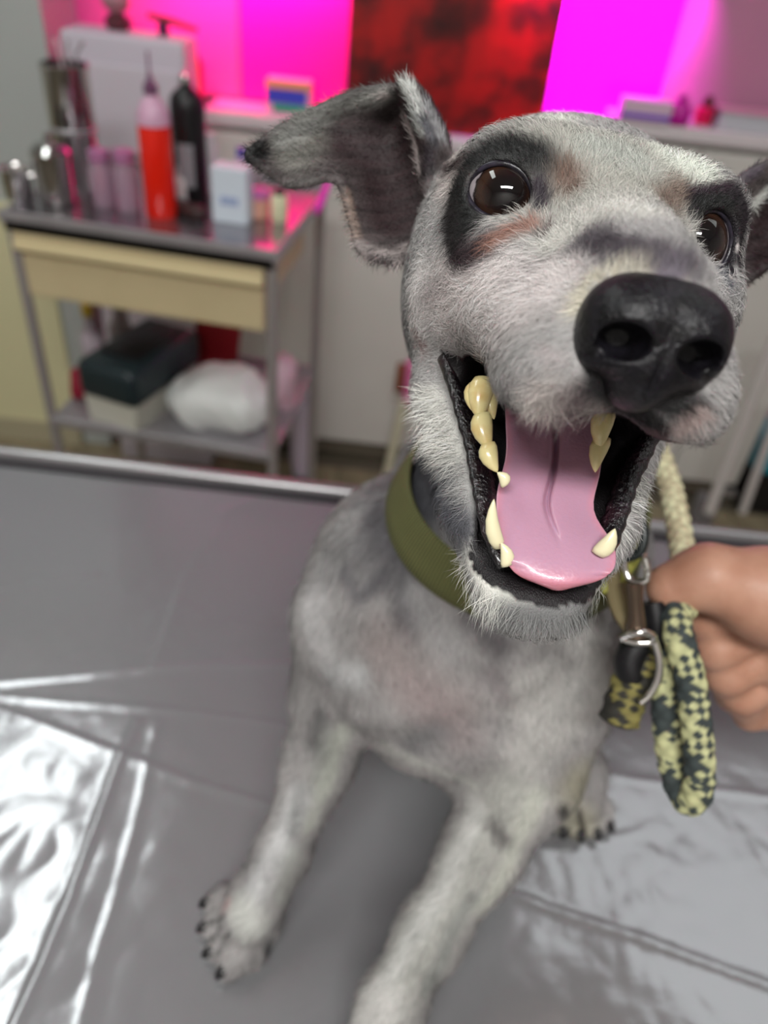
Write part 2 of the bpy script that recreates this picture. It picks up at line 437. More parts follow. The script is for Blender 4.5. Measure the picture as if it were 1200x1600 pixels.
def dog_prims(F):
    H = Hd
    # skull
    F.ell(H(0, -.003, -.050), (.046, .030, .052), HB, .012)
    F.ell(H(-.001, .001, -.006), (.030, .019, .022), HB, .014)
    for s in (-1, 1):
        F.ell(H(s * .0245, .008, -.008), (.0165, .0115, .0165), HB, .010)
        F.ell(H(s * .0315, -.024, -.024), (.0205, .034, .032), HB, .014)
        F.ell(H(s * .024, -.017, .006), (.017, .013, .018), HB, .012)
        F.cone(H(s * .020, -.028, .004), H(s * .0105, -.0355, .058), .0195, .0135, .010)
        F.ell(H(s * .016, -.042, .050), (.011, .011, .019), HB, .008)
        F.cone(H(s * .031, -.060, -.014), H(s * .0185, -.0855, .021), .0115, .0095, .008)
        F.cone(H(s * .0185, -.0855, .021), H(s * .007, -.1045, .040), .0095, .0085, .008)
    F.cone(H(0, -.006, .002), H(0, -.020, .064), .0175, .0115, .012)
    F.cone(H(0, -.072, -.020), H(0, -.103, .032), .020, .010, .010)
    F.ell(H(0, -.106, .040), (.012, .008, .008), HB, .006)
    F.cone(H(0, -.012, -.060), H(0, -.060, -.035), .042, .032, .02)
    # neck and body
    nk = [H(0, -.035, -.075), P(830, 755, .385), P(772, 895, .430), P(722, 980, .458)]
    F.chain(nk, [.045, .0470, .064, .080], .03)
    F.cone(P(720, 980, .458), P(738, 1018, .462), .080, .063, .03)
    F.ell(P(600, 900, .475), (.040, .052, .046), RW, .03)
    F.ell(P(850, 930, .46), (.040, .052, .046), RW, .03)
    base = np.array([.06, .33, TZ + .19]); rump = np.array([.115, .565, TZ + .105])
    F.chain([base, np.array([.09, .46, TZ + .17]), rump], [.074, .078, .085], .04)
    for s, c in ((-1, (.045, .50, .088)), (1, (.185, .50, .088))):
        F.ell(np.array(c) + [0, 0, TZ], (.042, .075, .075), None, .03)
    F.cone(np.array([.165, .45, TZ + .055]), np.array([.163, .40, TZ + .03]), .030, .019, .02)
    # left foreleg of the photo
    F.chain([P(560, 985, .450), P(530, 1085, .462), P(498, 1190, .470), P(440, 1335, .472), P(402, 1405, .472), P(384, 1438, .472)],
            [.040, .026, .0195, .0145, .0145, .0150], .014)
    # right foreleg of the photo
    F.chain([P(850, 1060, .430), P(822, 1200, .432), P(752, 1330, .434), P(672, 1460, .428), P(612, 1570, .424), P(570, 1680, .420)],
            [.044, .0285, .0205, .0165, .0160, .0170], .014)
    F.cone(P(720, 1120, .452), P(745, 1165, .452), .034, .018, .03)
    # hind foot that shows under the chest, and its twin behind the legs
    F.chain([np.array([.163, .40, TZ + .03]), P(907, 1205, .562), P(905, 1250, .558)], [.020, .0165, .0165], .012)
    F.chain([np.array([.04, .50, TZ + .05]), np.array([.03, .47, TZ + .022]), np.array([.025, .445, TZ + .018])], [.03, .018, .017], .012)
    # toes
    def toes(cs, r, k=.004):
        for a, b in cs: F.cone(a, b, r, r * .82, k)
    global TOES
    TOES = []
    def paw(px, py, d, dirpx, r, spread, L):
        c = P(px, py, d); c[2] = TZ + r + .001
        fw = P(px + dirpx[0], py + dirpx[1], d) - P(px, py, d); fw[2] = 0; fw /= np.linalg.norm(fw)
        sd = np.cross(fw, [0, 0, 1.0])
        for i, o in enumerate((-1.5, -.5, .5, 1.5)):
            l = L * (1.0 if abs(o) < 1 else .78)
            dirv = fw + sd * o * .16; dirv /= np.linalg.norm(dirv)
            a = c + sd * o * spread; b = a + dirv * l
            mid = a + dirv * l * .55 + np.array([0, 0, .0035])
            F.cone(a, mid, r * .95, r * .98, .006); F.cone(mid, b - np.array([0, 0, .001]), r * .98, r * .8, .0025)
            TOES.append((b + dirv * r * .55, dirv, r))
        F.ell(c - fw * .006 + np.array([0, 0, .002]), (.017, .017, .010), None, .008)
    paw(384, 1436, .478, (-62, 40), .0088, .0112, .019)
    paw(560, 1700, .425, (-40, 60), .0088, .0112, .020)
    paw(906, 1246, .565, (2, 60), .0086, .0088, .018)
    q = np.array([.025, .445, TZ + .008])
    for o in (-1.5, -.5, .5, 1.5):
        F.cone(q + [o * .009, 0, 0], q + [o * .011, -.022, 0], .0072, .006, .004)

def grid_surface(rows, nu, nv):
    rows = np.array(rows, float)                    # (stations, across, 3) control points
    a = np.stack([catmull(r, nv) for r in rows])    # stations, nv
    return np.stack([catmull(a[:, j], nu) for j in range(nv)], 1)
def ear_sheets():
    # pixel, depth control points: along the ear from the skull to its tip; across from top edge to lower edge
    L = []
    st = [[(700, 235, .262), (690, 280, .268), (680, 330, .268), (668, 370, .264), (655, 400, .258)],
          [(668, 175, .262), (655, 240, .275), (650, 310, .277), (640, 370, .270), (615, 408, .260)],
          [(640, 140, .262), (618, 200, .280), (605, 270, .283), (598, 340, .276), (566, 392, .264)],
          [(600, 138, .264), (575, 190, .276), (560, 240, .279), (556, 300, .274), (551, 350, .268)],
          [(550, 148, .268), (530, 185, .274), (522, 220, .275), (524, 252, .273), (528, 282, .269)],
          [(492, 174, .268), (478, 200, .2695), (472, 228, .270), (478, 255, .2695), (486, 284, .268)],
          [(440, 200, .266), (432, 218, .2665), (430, 238, .267), (438, 262, .267), (452, 288, .267)],
          [(404, 228, .262), (400, 236, .263), (400, 245, .263), (406, 254, .263), (418, 266, .263)],
          [(388, 240, .260), (388, 242, .260), (388, 244, .260), (389, 246, .260), (391, 248, .260)]]
    L.append(grid_surface([[P(*q) for q in r] for r in st], 110, 70))
    # folded front edge of the ear
    st = [[(626, 131, .258), (634, 130, .256), (645, 133, .258)],
          [(632, 155, .262), (650, 155, .255), (668, 160, .262)],
          [(640, 190, .266), (662, 190, .256), (688, 196, .264)],
          [(650, 225, .268), (672, 228, .258), (697, 225, .264)],
          [(657, 262, .268), (672, 262, .260), (688, 262, .264)],
          [(662, 300, .266), (668, 302, .262), (676, 300, .264)]]
    L.append(grid_surface([[P(*q) for q in r] for r in st], 60, 34))
    # right ear, mostly outside the frame
    st = [[(1120, 318, .268), (1126, 360, .272), (1130, 400, .272), (1134, 430, .266)],
          [(1150, 288, .270), (1158, 340, .280), (1162, 390, .282), (1158, 440, .270)],
          [(1185, 262, .272), (1200, 320, .286), (1204, 370, .288), (1186, 425, .274)],
          [(1235, 252, .276), (1240, 300, .288), (1240, 345, .290), (1225, 395, .280)],
          [(1300, 262, .280), (1296, 295, .288), (1290, 330, .290), (1275, 375, .284)],
          [(1370, 310, .280), (1366, 322, .282), (1360, 335, .284), (1350, 350, .282)],
          [(1410, 352, .276), (1410, 354, .276), (1409, 356, .276), (1408, 358, .276)]]
    L.append(grid_surface([[P(*q) for q in r] for r in st], 80, 50))
    return L
EARS = ear_sheets()

# lid geometry
EYE_R = .0118
EYES = []
for s, ax, hw, hh, roll in ((-1, (-.30, .10, .95), .0090, .0074, -4), (1, (.42, .10, .90), .0084, .0090, 10)):
    c = Hd(-.0292, -.0022, -.001) if s < 0 else Hd(.0248, -.0030, -.0005); axv = HB @ (np.array(ax) / np.linalg.norm(ax))
    e1 = np.cross(HB[:, 1], axv); e1 /= np.linalg.norm(e1); e2 = np.cross(axv, e1)
    rr = math.radians(roll); e1, e2 = e1 * math.cos(rr) + e2 * math.sin(rr), e2 * math.cos(rr) - e1 * math.sin(rr)
    EYES.append((c, axv, e1, e2, hw, hh))

# collar plane: axis of the neck at the collar
COL_C = P(812, 800, .392)
_b, _t = P(765, 900, .430), Hd(0, -.035, -.075)
COL_N = (_t - _b) / np.linalg.norm(_t - _b)

def make_body():
    # head half, fine voxels
    Fh = Field((-.13, .06, TZ + .23), (.22, .42, TZ + .56), .00135)
    dog_prims(Fh)
    for c, ax, e1, e2, hw, hh in EYES:
        Fh.ell(c, (.0132, .0132, .0132), None, .005)
    for c, ax, e1, e2, hw, hh in EYES:
        Fh.ell(c + ax * .012, (hw, hh, .012), np.stack([e1, e2, ax], 1), .0012, cut=True)
        Fh.ell(c, (EYE_R + .0002,) * 3, None, 0.0005, cut=True)
    lo = HO - .15; hi = HO + .15
    Fh.func(lo, hi, mouth_sdf, .0025)
    for S in EARS:
        Fh.stamp(S.reshape(-1, 3), .0017)
    X = Fh.ax[0][:, None, None]; Y = Fh.ax[1][None, :, None]; Z = Fh.ax[2][None, None, :]
    pl = (X - COL_C[0]) * COL_N[0] + (Y - COL_C[1]) * COL_N[1] + (Z - COL_C[2]) * COL_N[2]
    Fh.a = np.maximum(Fh.a, (-pl - .002).astype(np.float32))
    V1, Q1 = Fh.mesh()
    Fb = Field((-.12, .07, TZ - .01), (.29, .70, TZ + .42), .0024)
    dog_prims(Fb)
    X = Fb.ax[0][:, None, None]; Y = Fb.ax[1][None, :, None]; Z = Fb.ax[2][None, None, :]
    pl = (X - COL_C[0]) * COL_N[0] + (Y - COL_C[1]) * COL_N[1] + (Z - COL_C[2]) * COL_N[2]
    Fb.a = np.maximum(Fb.a, (pl - .002).astype(np.float32))
    Fb.a = np.maximum(Fb.a, (TZ + .0015 - Z).astype(np.float32) + 0 * Fb.a)
    V2, Q2 = Fb.mesh()
    Vb = np.concatenate([V1, V2]); Qb = np.concatenate([Q1, Q2 + len(V1)])
    return Vb, Qb, len(V1)
BV, BQ, N_HEAD = make_body()
BN = vertex_normals(BV, BQ)
# orient outward
_c = BV.mean(0)
print('body verts', len(BV), 'quads', len(BQ))
BVH = BVHTree.FromPolygons(BV.tolist(), BQ.tolist())
if True:
    hit = BVH.ray_cast(Vector(CAMLOC), Vector(ray(800, 480)).normalized())
    if hit[0] is not None:
        i = BQ[hit[2]][0]
        if BN[i] @ ray(800, 480) > 0: BQ = BQ[:, ::-1].copy(); BN = -BN; print('flipped normals')
def hitp(px, py):
    r = Vector(ray(px, py)); h = BVH.ray_cast(Vector(CAMLOC), r.normalized())
    return None if h[0] is None else np.array(h[0])

# ------------------------------------------------------------------ coat: colours, lengths, lie of the hair
base_col = np.tile(lin((168, 165, 164)), (len(BV), 1)); LEN = np.full(len(BV), .0044)
DEN = np.ones(len(BV))
body_part = np.arange(len(BV)) >= N_HEAD
LEN[body_part] = .0068
Hc = toH(BV)
def smooth(e0, e1, x):
    t = np.clip((x - e0) / (e1 - e0), 0, 1); return t * t * (3 - 2 * t)
def paint(pts, rpx, col=None, soft=.7, op=1.0, L=None, mask=None, den=None, fixd=None):
    q = []
    for a in pts:
        h = hitp(*a) if fixd is None else P(a[0], a[1], fixd)
        if h is not None: q.append(h)
    if not q: print('paint missed', pts); return
    d = np.mean([-(RW.T @ (p - CAMLOC))[2] for p in q]); r = rpx * d / FPX
    best = np.full(len(BV), 9.0)
    if len(q) == 1: best = np.linalg.norm(BV - q[0], axis=1)
    for a, b in zip(q, q[1:]):
        ba = b - a; t = np.clip((BV - a) @ ba / (ba @ ba + 1e-12), 0, 1)
        best = np.minimum(best, np.linalg.norm(BV - a - t[:, None] * ba, axis=1))
    wgt = (1 - smooth(r * (1 - soft), r * (1 + soft * .5), best)) * op
    if mask is not None: wgt = wgt * mask
    if col is not None: base_col[:] = base_col * (1 - wgt[:, None]) + lin(col) * wgt[:, None]
    if L is not None: LEN[:] = LEN * (1 - wgt) + L * wgt
    if den is not None: DEN[:] = DEN * (1 - wgt) + den * wgt
nearear = np.zeros(len(BV), bool)
G = (172, 170, 164); LT = (214, 210, 206); WH = (226, 224, 216); DK = (30, 22, 26); MID = (120, 114, 114)
# head base
headm = (~body_part).astype(float)
paint([(900, 250), (1000, 260)], 170, (170, 168, 160), mask=headm)
paint([(800, 180), (860, 190)], 50, (216, 217, 206)); paint([(1050, 245), (1090, 262)], 42, (216, 220, 208))
paint([(700, 230), (720, 300)], 40, (200, 190, 186))
paint([(930, 230), (990, 250), (1040, 230)], 45, (165, 167, 160))
paint([(700, 470), (800, 460), (860, 440), (760, 560)], 95, (222, 212, 210), mask=headm)
paint([(880, 370), (930, 330), (1000, 330)], 50, (206, 203, 196))
paint([(905, 480), (920, 440), (1000, 418), (1060, 430)], 20, (214, 206, 186))
# dark above the muzzle
paint([(915, 375), (970, 390), (1040, 408), (1075, 412)], 40, (84, 78, 84), .8)
paint([(945, 375), (960, 385)], 22, (70, 64, 70), .8)
paint([(1035, 425), (1060, 428)], 16, (100, 92, 102))
# brown beside the inner brow
paint([(880, 270), (890, 290)], 34, (112, 92, 82), .8); paint([(1060, 300), (1040, 320)], 34, (124, 108, 98), .8)
# eye masks
paint([(728, 262), (780, 234), (835, 246)], 44, (9, 6, 9), .7, L=.004); paint([(712, 300), (728, 350)], 38, (18, 13, 17), .5)
paint([(706, 330), (718, 398)], 32, (30, 23, 27), .6); paint([(690, 262), (722, 250)], 20, (70, 58, 58), .8)
paint([(735, 395), (760, 380)], 34, (58, 46, 50), .7); paint([(840, 290), (845, 320)], 20, (50, 42, 50), .7)
paint([(770, 378), (830, 350)], 20, (148, 110, 98), .8); paint([(845, 368), (858, 352)], 9, (70, 50, 50), .8)
paint([(783, 298)], 66, (26, 20, 26), .3, L=.0022)
paint([(1085, 320), (1130, 312), (1150, 350)], 26, DK, .6, L=.004); paint([(1140, 350), (1152, 390)], 18, (30, 24, 30), .6)
paint([(1080, 305), (1130, 295), (1160, 285)], 16, (52, 36, 46), .7)
paint([(1150, 300), (1165, 345), (1150, 400)], 22, (30, 22, 30), .6, L=.004)
paint([(1090, 325), (1130, 320)], 24, (22, 16, 22), .5, L=.004)
paint([(1103, 375)], 46, (52, 44, 52), .35, L=.002); paint([(1130, 425), (1140, 445)], 16, (96, 98, 104))
# cheeks and lip fringe
paint([(660, 430), (650, 500)], 40, (214, 208, 206), mask=headm)
paint([(770, 600), (860, 620), (930, 640)], 34, (206, 196, 190), L=.0085)
paint([(760, 575), (800, 590)], 9, (150, 140, 140), 1, op=.8); paint([(830, 585), (880, 610)], 9, (140, 130, 130), 1, op=.8); paint([(850, 545), (880, 560)], 12, (176, 166, 166), 1)
paint([(700, 440), (660, 470)], 26, (170, 160, 160), 1, op=.6)
paint([(905, 620), (940, 650)], 30, (120, 108, 108), .8); paint([(975, 640), (1020, 665), (935, 600), (1080, 640)], 34, (20, 16, 20), .6, L=.0035)
paint([(1060, 672), (1095, 650)], 20, (168, 150, 146))
paint([(665, 545), (650, 520)], 14, (150, 130, 128), .8)
# jaw
paint([(672, 620), (700, 700), (715, 780), (735, 860), (770, 920)], 26, WH, .6, L=.0105)
paint([(800, 935), (860, 945), (930, 930)], 26, (216, 216, 206), .6, L=.010)
paint([(985, 740), (960, 800), (945, 850)], 22, WH, .6, L=.009)
paint([(672, 660), (690, 790)], 16, (196, 192, 188), .6)
# neck
nkm = ((~body_part) & (Hc[:, 2] < -.022) & (Hc[:, 1] < -.045)).astype(float)
paint([(648, 690), (668, 760), (705, 830)], 75, (92, 92, 98), .6, mask=nkm, L=.006)
paint([(655, 690), (690, 760), (720, 820)], 34, (86, 86, 92), .8, L=.005)
paint([(640, 650), (650, 700)], 22, (120, 116, 118), .8)
paint([(700, 905), (790, 960), (850, 960), (920, 940)], 30, (120, 120, 120), .8)
# body
bm_ = body_part.astype(float)
paint([(600, 760), (560, 820), (620, 860)], 70, (138, 136, 138), mask=bm_)
paint([(545, 820), (505, 900)], 50, (168, 166, 166), mask=bm_); paint([(590, 800), (650, 880), (640, 960)], 36, (112, 110, 114), .8, mask=bm_)
paint([(540, 890), (560, 930), (600, 900)], 18, (100, 98, 104), .9, mask=bm_, op=.7)
paint([(490, 950), (500, 1010)], 40, (196, 194, 194), mask=bm_); paint([(660, 930), (700, 1000)], 40, (190, 188, 188), mask=bm_, op=.8)
paint([(740, 960), (780, 1000), (840, 980)], 34, (104, 100, 104), .9, mask=bm_, op=.8)
paint([(880, 950), (920, 1000), (930, 1080), (860, 1060)], 55, (200, 198, 195), mask=bm_)
paint([(600, 1010), (640, 1060), (700, 1100)], 60, (166, 150, 148), 1, op=.6, mask=bm_, L=.004)
paint([(650, 1085), (720, 1150)], 44, (144, 130, 130), 1, op=.6, mask=bm_, L=.004); paint([(640, 1160), (680, 1140)], 28, (124, 124, 126), 1, op=.7, mask=bm_)
paint([(560, 1050), (520, 1050)], 26, (200, 200, 200), .8, mask=bm_)
paint([(820, 1080), (870, 1130), (830, 1170)], 55, (204, 202, 198), mask=bm_); paint([(770, 1050), (790, 1090)], 24, (140, 132, 134), .9, mask=bm_, op=.7)
paint([(600, 1160), (660, 1190), (740, 1222)], 12, (204, 207, 198), 1, op=.7, mask=bm_)
# left foreleg
paint([(500, 1110), (492, 1160)], 20, (98, 98, 98), 1, op=.8); paint([(520, 1150), (500, 1220)], 24, (150, 154, 146), 1, op=.7)
paint([(540, 1130), (520, 1200), (480, 1290)], 16, (194, 198, 186), 1, op=.7); paint([(468, 1240), (440, 1320), (400, 1390)], 24, (206, 206, 206), .8)
paint([(470, 1230), (460, 1300)], 14, (130, 132, 130), 1, op=.7)
paint([(460, 1330), (440, 1400)], 18, (172, 176, 168), 1, op=.6); paint([(380, 1420), (400, 1450)], 30, (214, 216, 210), .8)
paint([(358, 1410)], 12, (222, 186, 186), .8)
paint([(345, 1440), (330, 1470)], 6, (50, 50, 50), .9); paint([(360, 1455), (340, 1490)], 5, (60, 60, 60), .9)
paint([(330, 1440), (350, 1430)], 5, (60, 60, 60), .9); paint([(440, 1470), (420, 1478)], 16, (70, 72, 72), .8)
paint([(303, 1500), (312, 1490)], 13, (34, 38, 44), .7)
# right foreleg
paint([(800, 1240), (730, 1360), (670, 1450), (600, 1580)], 60, (176, 176, 170), .8)
paint([(840, 1240), (800, 1340), (760, 1410), (710, 1520)], 20, (206, 209, 196), 1, op=.7)
paint([(745, 1260), (700, 1370), (640, 1470), (580, 1560)], 22, (208, 208, 204), .8)
paint([(775, 1290), (790, 1310)], 18, (110, 108, 106), .9); paint([(740, 1400), (700, 1470), (670, 1540)], 14, (150, 152, 148), .9)
paint([(600, 1570), (560, 1600)], 40, (218, 216, 212), .8)
# hind foot
paint([(905, 1220), (905, 1290)], 44, (176, 172, 154), .8); paint([(878, 1260), (885, 1300), (900, 1320)], 11, (38, 34, 34), .8)
paint([(905, 1265), (912, 1300)], 6, (44, 40, 36), .8)
# ears
earm = ((~body_part) & (Hc[:, 0] < -.044)).astype(float)
D3 = np.full(len(BV), 9.0)
for S in EARS:
    pts = S[::3, ::3].reshape(-1, 3)
    sel = ~body_part & (np.abs(Hc[:, 0]) > .034)
    idx = np.nonzero(sel)[0]
    for ch in np.array_split(idx, 40):
        if len(ch): D3[ch] = np.minimum(D3[ch], np.sqrt(((BV[ch][:, None] - pts[None]) ** 2).sum(-1)).min(1))
onear = D3 < .0032
om = onear.astype(float)
base_col[onear] = lin((88, 80, 80)); LEN[onear] = .004; DEN[onear] = 1.3
paint([(640, 210), (600, 260), (620, 340)], 66, (48, 33, 35), .6, L=.0018, mask=om)
paint([(560, 230), (520, 220)], 44, (58, 44, 46), .7, L=.002, mask=om)
paint([(460, 240), (480, 210)], 40, (112, 110, 104), .8, L=.0035, mask=om); paint([(440, 220), (520, 175), (600, 150)], 18, (136, 136, 132), .8, mask=om, L=.0045)
paint([(392, 243), (410, 235)], 20, (18, 12, 18), .6, mask=om)
paint([(400, 262), (440, 290), (500, 280)], 8, (96, 92, 90), .8, mask=om)
paint([(600, 150), (640, 200), (655, 270)], 9, (188, 176, 174), .8, mask=om, L=.006)
paint([(636, 136), (650, 165), (655, 200)], 14, (190, 192, 188), .6, mask=om, L=.006); paint([(670, 170), (690, 215)], 15, (156, 156, 158), .7, mask=om, L=.005)
paint([(662, 190), (680, 225)], 9, (80, 80, 86), .8, mask=om); paint([(672, 235), (668, 270)], 14, (36, 28, 34), .8, mask=om)
paint([(545, 300), (560, 370)], 9, (140, 122, 112), .8, mask=om, L=.004); paint([(565, 385), (620, 400), (640, 385)], 18, (150, 140, 138), .7, mask=om, L=.0055)
paint([(580, 398), (610, 408)], 7, (90, 82, 82), .8, mask=om)
paint([(1185, 360), (1190, 420), (1200, 330)], 34, (44, 30, 32), .6, mask=om, L=.003); paint([(1195, 300), (1175, 320), (1160, 345)], 10, (200, 202, 196), .7, mask=om, L=.006)
paint([(1160, 280), (1185, 268)], 12, (86, 78, 86), .8, mask=om)
paint([(1148, 385), (1140, 430)], 8, (206, 198, 196), .6, L=.006)
def _mot(K, s):
    r = np.random.default_rng(s); z = 0
    for _ in range(10):
        k = r.normal(size=3) * K; z = z + np.sin(BV @ k + r.uniform(0, 7) + 1.5 * np.sin(BV @ (k[::-1] * .6)))
    return z / 10
base_col *= (1 + .16 * np.where(body_part, 2.0, .7) * (_mot(45, 1) + _mot(90, 2) + .35 * _mot(200, 3)))[:, None]; base_col[:] = np.clip(base_col, .01, .9)
base_col[body_part] *= np.array([.84, .83, .83])
_g = 1 + .10 * smooth(.06, .25, base_col.mean(1)); base_col *= _g[:, None]; base_col[:] = np.clip(base_col, 0, .86)
_ac = P(452, 290, .27) - P(428, 200, .27); _ac /= np.linalg.norm(_ac); _al = P(388, 244, .27) - P(600, 240, .27); _al /= np.linalg.norm(_al)
_s = BV @ _ac; _l = BV @ _al
_st = (np.sin(_s * 1500 + 3 * np.sin(_l * 90)) + np.sin(_s * 2700 + 4 * np.sin(_l * 130) + 1) + np.sin(_s * 820 + 2 * np.sin(_l * 60))) / 3
base_col[onear] *= (1 + .55 * _st[onear])[:, None]
# inside the mouth: bare black skin
inm = np.zeros(len(BV), bool)
_md = mouth_sdf(BV[:, 0], BV[:, 1], BV[:, 2])
_hw = np.interp(Hc[:, 2], cav_w, cav_hw)
inm = (~body_part) & (_md < np.where((np.abs(Hc[:, 0]) < _hw + .002) | (Hc[:, 2] < .016), .0022, .0006)) & (np.abs(Hc[:, 0]) < .05) & (Hc[:, 2] < .07)
base_col[inm] = lin((18, 13, 16)); LEN[inm] = 0
deep = inm & (Hc[:, 1] > -.050) & (Hc[:, 2] > .0); base_col[deep] = lin((60, 34, 38))
# bare around the eyeballs and under the nose pad
for c, ax, e1, e2, hw, hh in EYES:
    dd = BV - c; a1, a2, a3 = dd @ e1, dd @ e2, dd @ ax
    bare = (a3 > 0) & (np.sqrt((a1 / (hw + .0003)) ** 2 + (a2 / (hh + .0003)) ** 2) < 1) & (np.linalg.norm(dd, axis=1) < .02)
    LEN[bare] = 0; base_col[bare] = lin((24, 20, 26))
nose_c = Hd(0, -.030, .074)
nb = np.linalg.norm((BV - nose_c), axis=1) < .0140
LEN[nb] = 0; base_col[nb] = lin((20, 17, 20))
# fewer, longer hairs where nobody stands close
viewd = BV - CAMLOC; dist = np.linalg.norm(viewd, axis=1); facing = -(BN * viewd).sum(1) / dist
DEN *= np.clip((.25 / dist) ** 1.5, .2, 2.0)
DEN *= np.where(facing < -.25, .25, 1.0)
DEN[LEN < .0005] = 0

# lie of the hair: control vectors (position in the photo, direction in the photo)
FLOW = [(900, 440, -30, -25), (960, 400, -10, -40), (1040, 410, 20, -40), (800, 450, -40, -5), (720, 480, -40, 10), (870, 520, -40, 12), (860, 590, -38, 20),
        (780, 580, -30, 30), (720, 540, -34, 16), (900, 640, -14, 36), (950, 660, -8, 36), (830, 630, -22, 36), (1000, 670, 0, 40), (1060, 670, 20, 30), (1100, 640, 36, 14),
        (660, 480, -30, 20), (680, 420, -40, 5), (790, 370, -36, 12), (730, 360, -36, 10), (850, 340, -10, -30), (850, 300, 10, -36), (800, 225, -20, -34), (740, 240, -34, -20), (700, 280, -36, 0),
        (860, 190, -4, -40), (790, 175, -24, -30), (930, 250, 6, -40), (1000, 230, 14, -36), (960, 320, 4, -40), (1060, 260, 24, -32), (1080, 320, 26, -28), (1130, 310, 34, -16), (1040, 340, 16, -30), (1150, 400, 20, 20),
        (672, 620, -34, 8), (700, 720, -38, 6), (715, 800, -36, 12), (740, 870, -34, 22), (780, 925, -24, 34), (850, 945, -4, 40), (930, 930, 8, 38), (975, 760, 30, 20), (955, 830, 24, 28),
        (650, 700, 6, 40), (690, 780, 16, 36), (720, 840, 20, 34), (600, 780, -14, 36), (540, 850, -14, 38), (490, 940, -6, 40), (640, 900, 0, 40), (740, 960, 4, 40), (860, 980, 10, 38), (930, 1050, 8, 38),
        (640, 1060, 12, 38), (720, 1150, 20, 34), (840, 1130, 0, 40), (520, 1100, -8, 38), (500, 1200, -10, 38), (440, 1340, -16, 36), (360, 1450, -30, 24), (800, 1260, -16, 34), (720, 1390, -20, 34), (640, 1520, -20, 34),
        (905, 1230, 2, 40), (900, 1290, 2, 40),
        (440, 240, -38, 8), (520, 220, -38, 10), (600, 260, -36, 18), (600, 340, -22, 34), (600, 400, -8, 38), (560, 160, -36, -10), (480, 185, -36, -6), (640, 150, -16, -34), (680, 200, -20, -34), (660, 260, -20, -30), (1190, 300, 30, -14), (1190, 380, 30, 16), (550, 340, -34, 16), (500, 280, -34, 22), (430, 280, -30, 22)]
fp, fd = [], []
for x, y, dx, dy in FLOW:
    h = hitp(x, y)
    if h is None: print('flow missed', x, y); continue
    fp.append(h); v = RW @ np.array([dx, -dy, 0.0]); fd.append(v / np.linalg.norm(v))
fp, fd = np.array(fp), np.array(fd)
fp = np.concatenate([fp, [[.06, .45, TZ + .25], [.12, .6, TZ + .15], [.2, .45, TZ + .12], [0, .45, TZ + .15]]])
fd = np.concatenate([fd, [[.1, .9, -.3], [.1, .5, -.8], [0, .3, -.9], [0, .3, -.9]]])

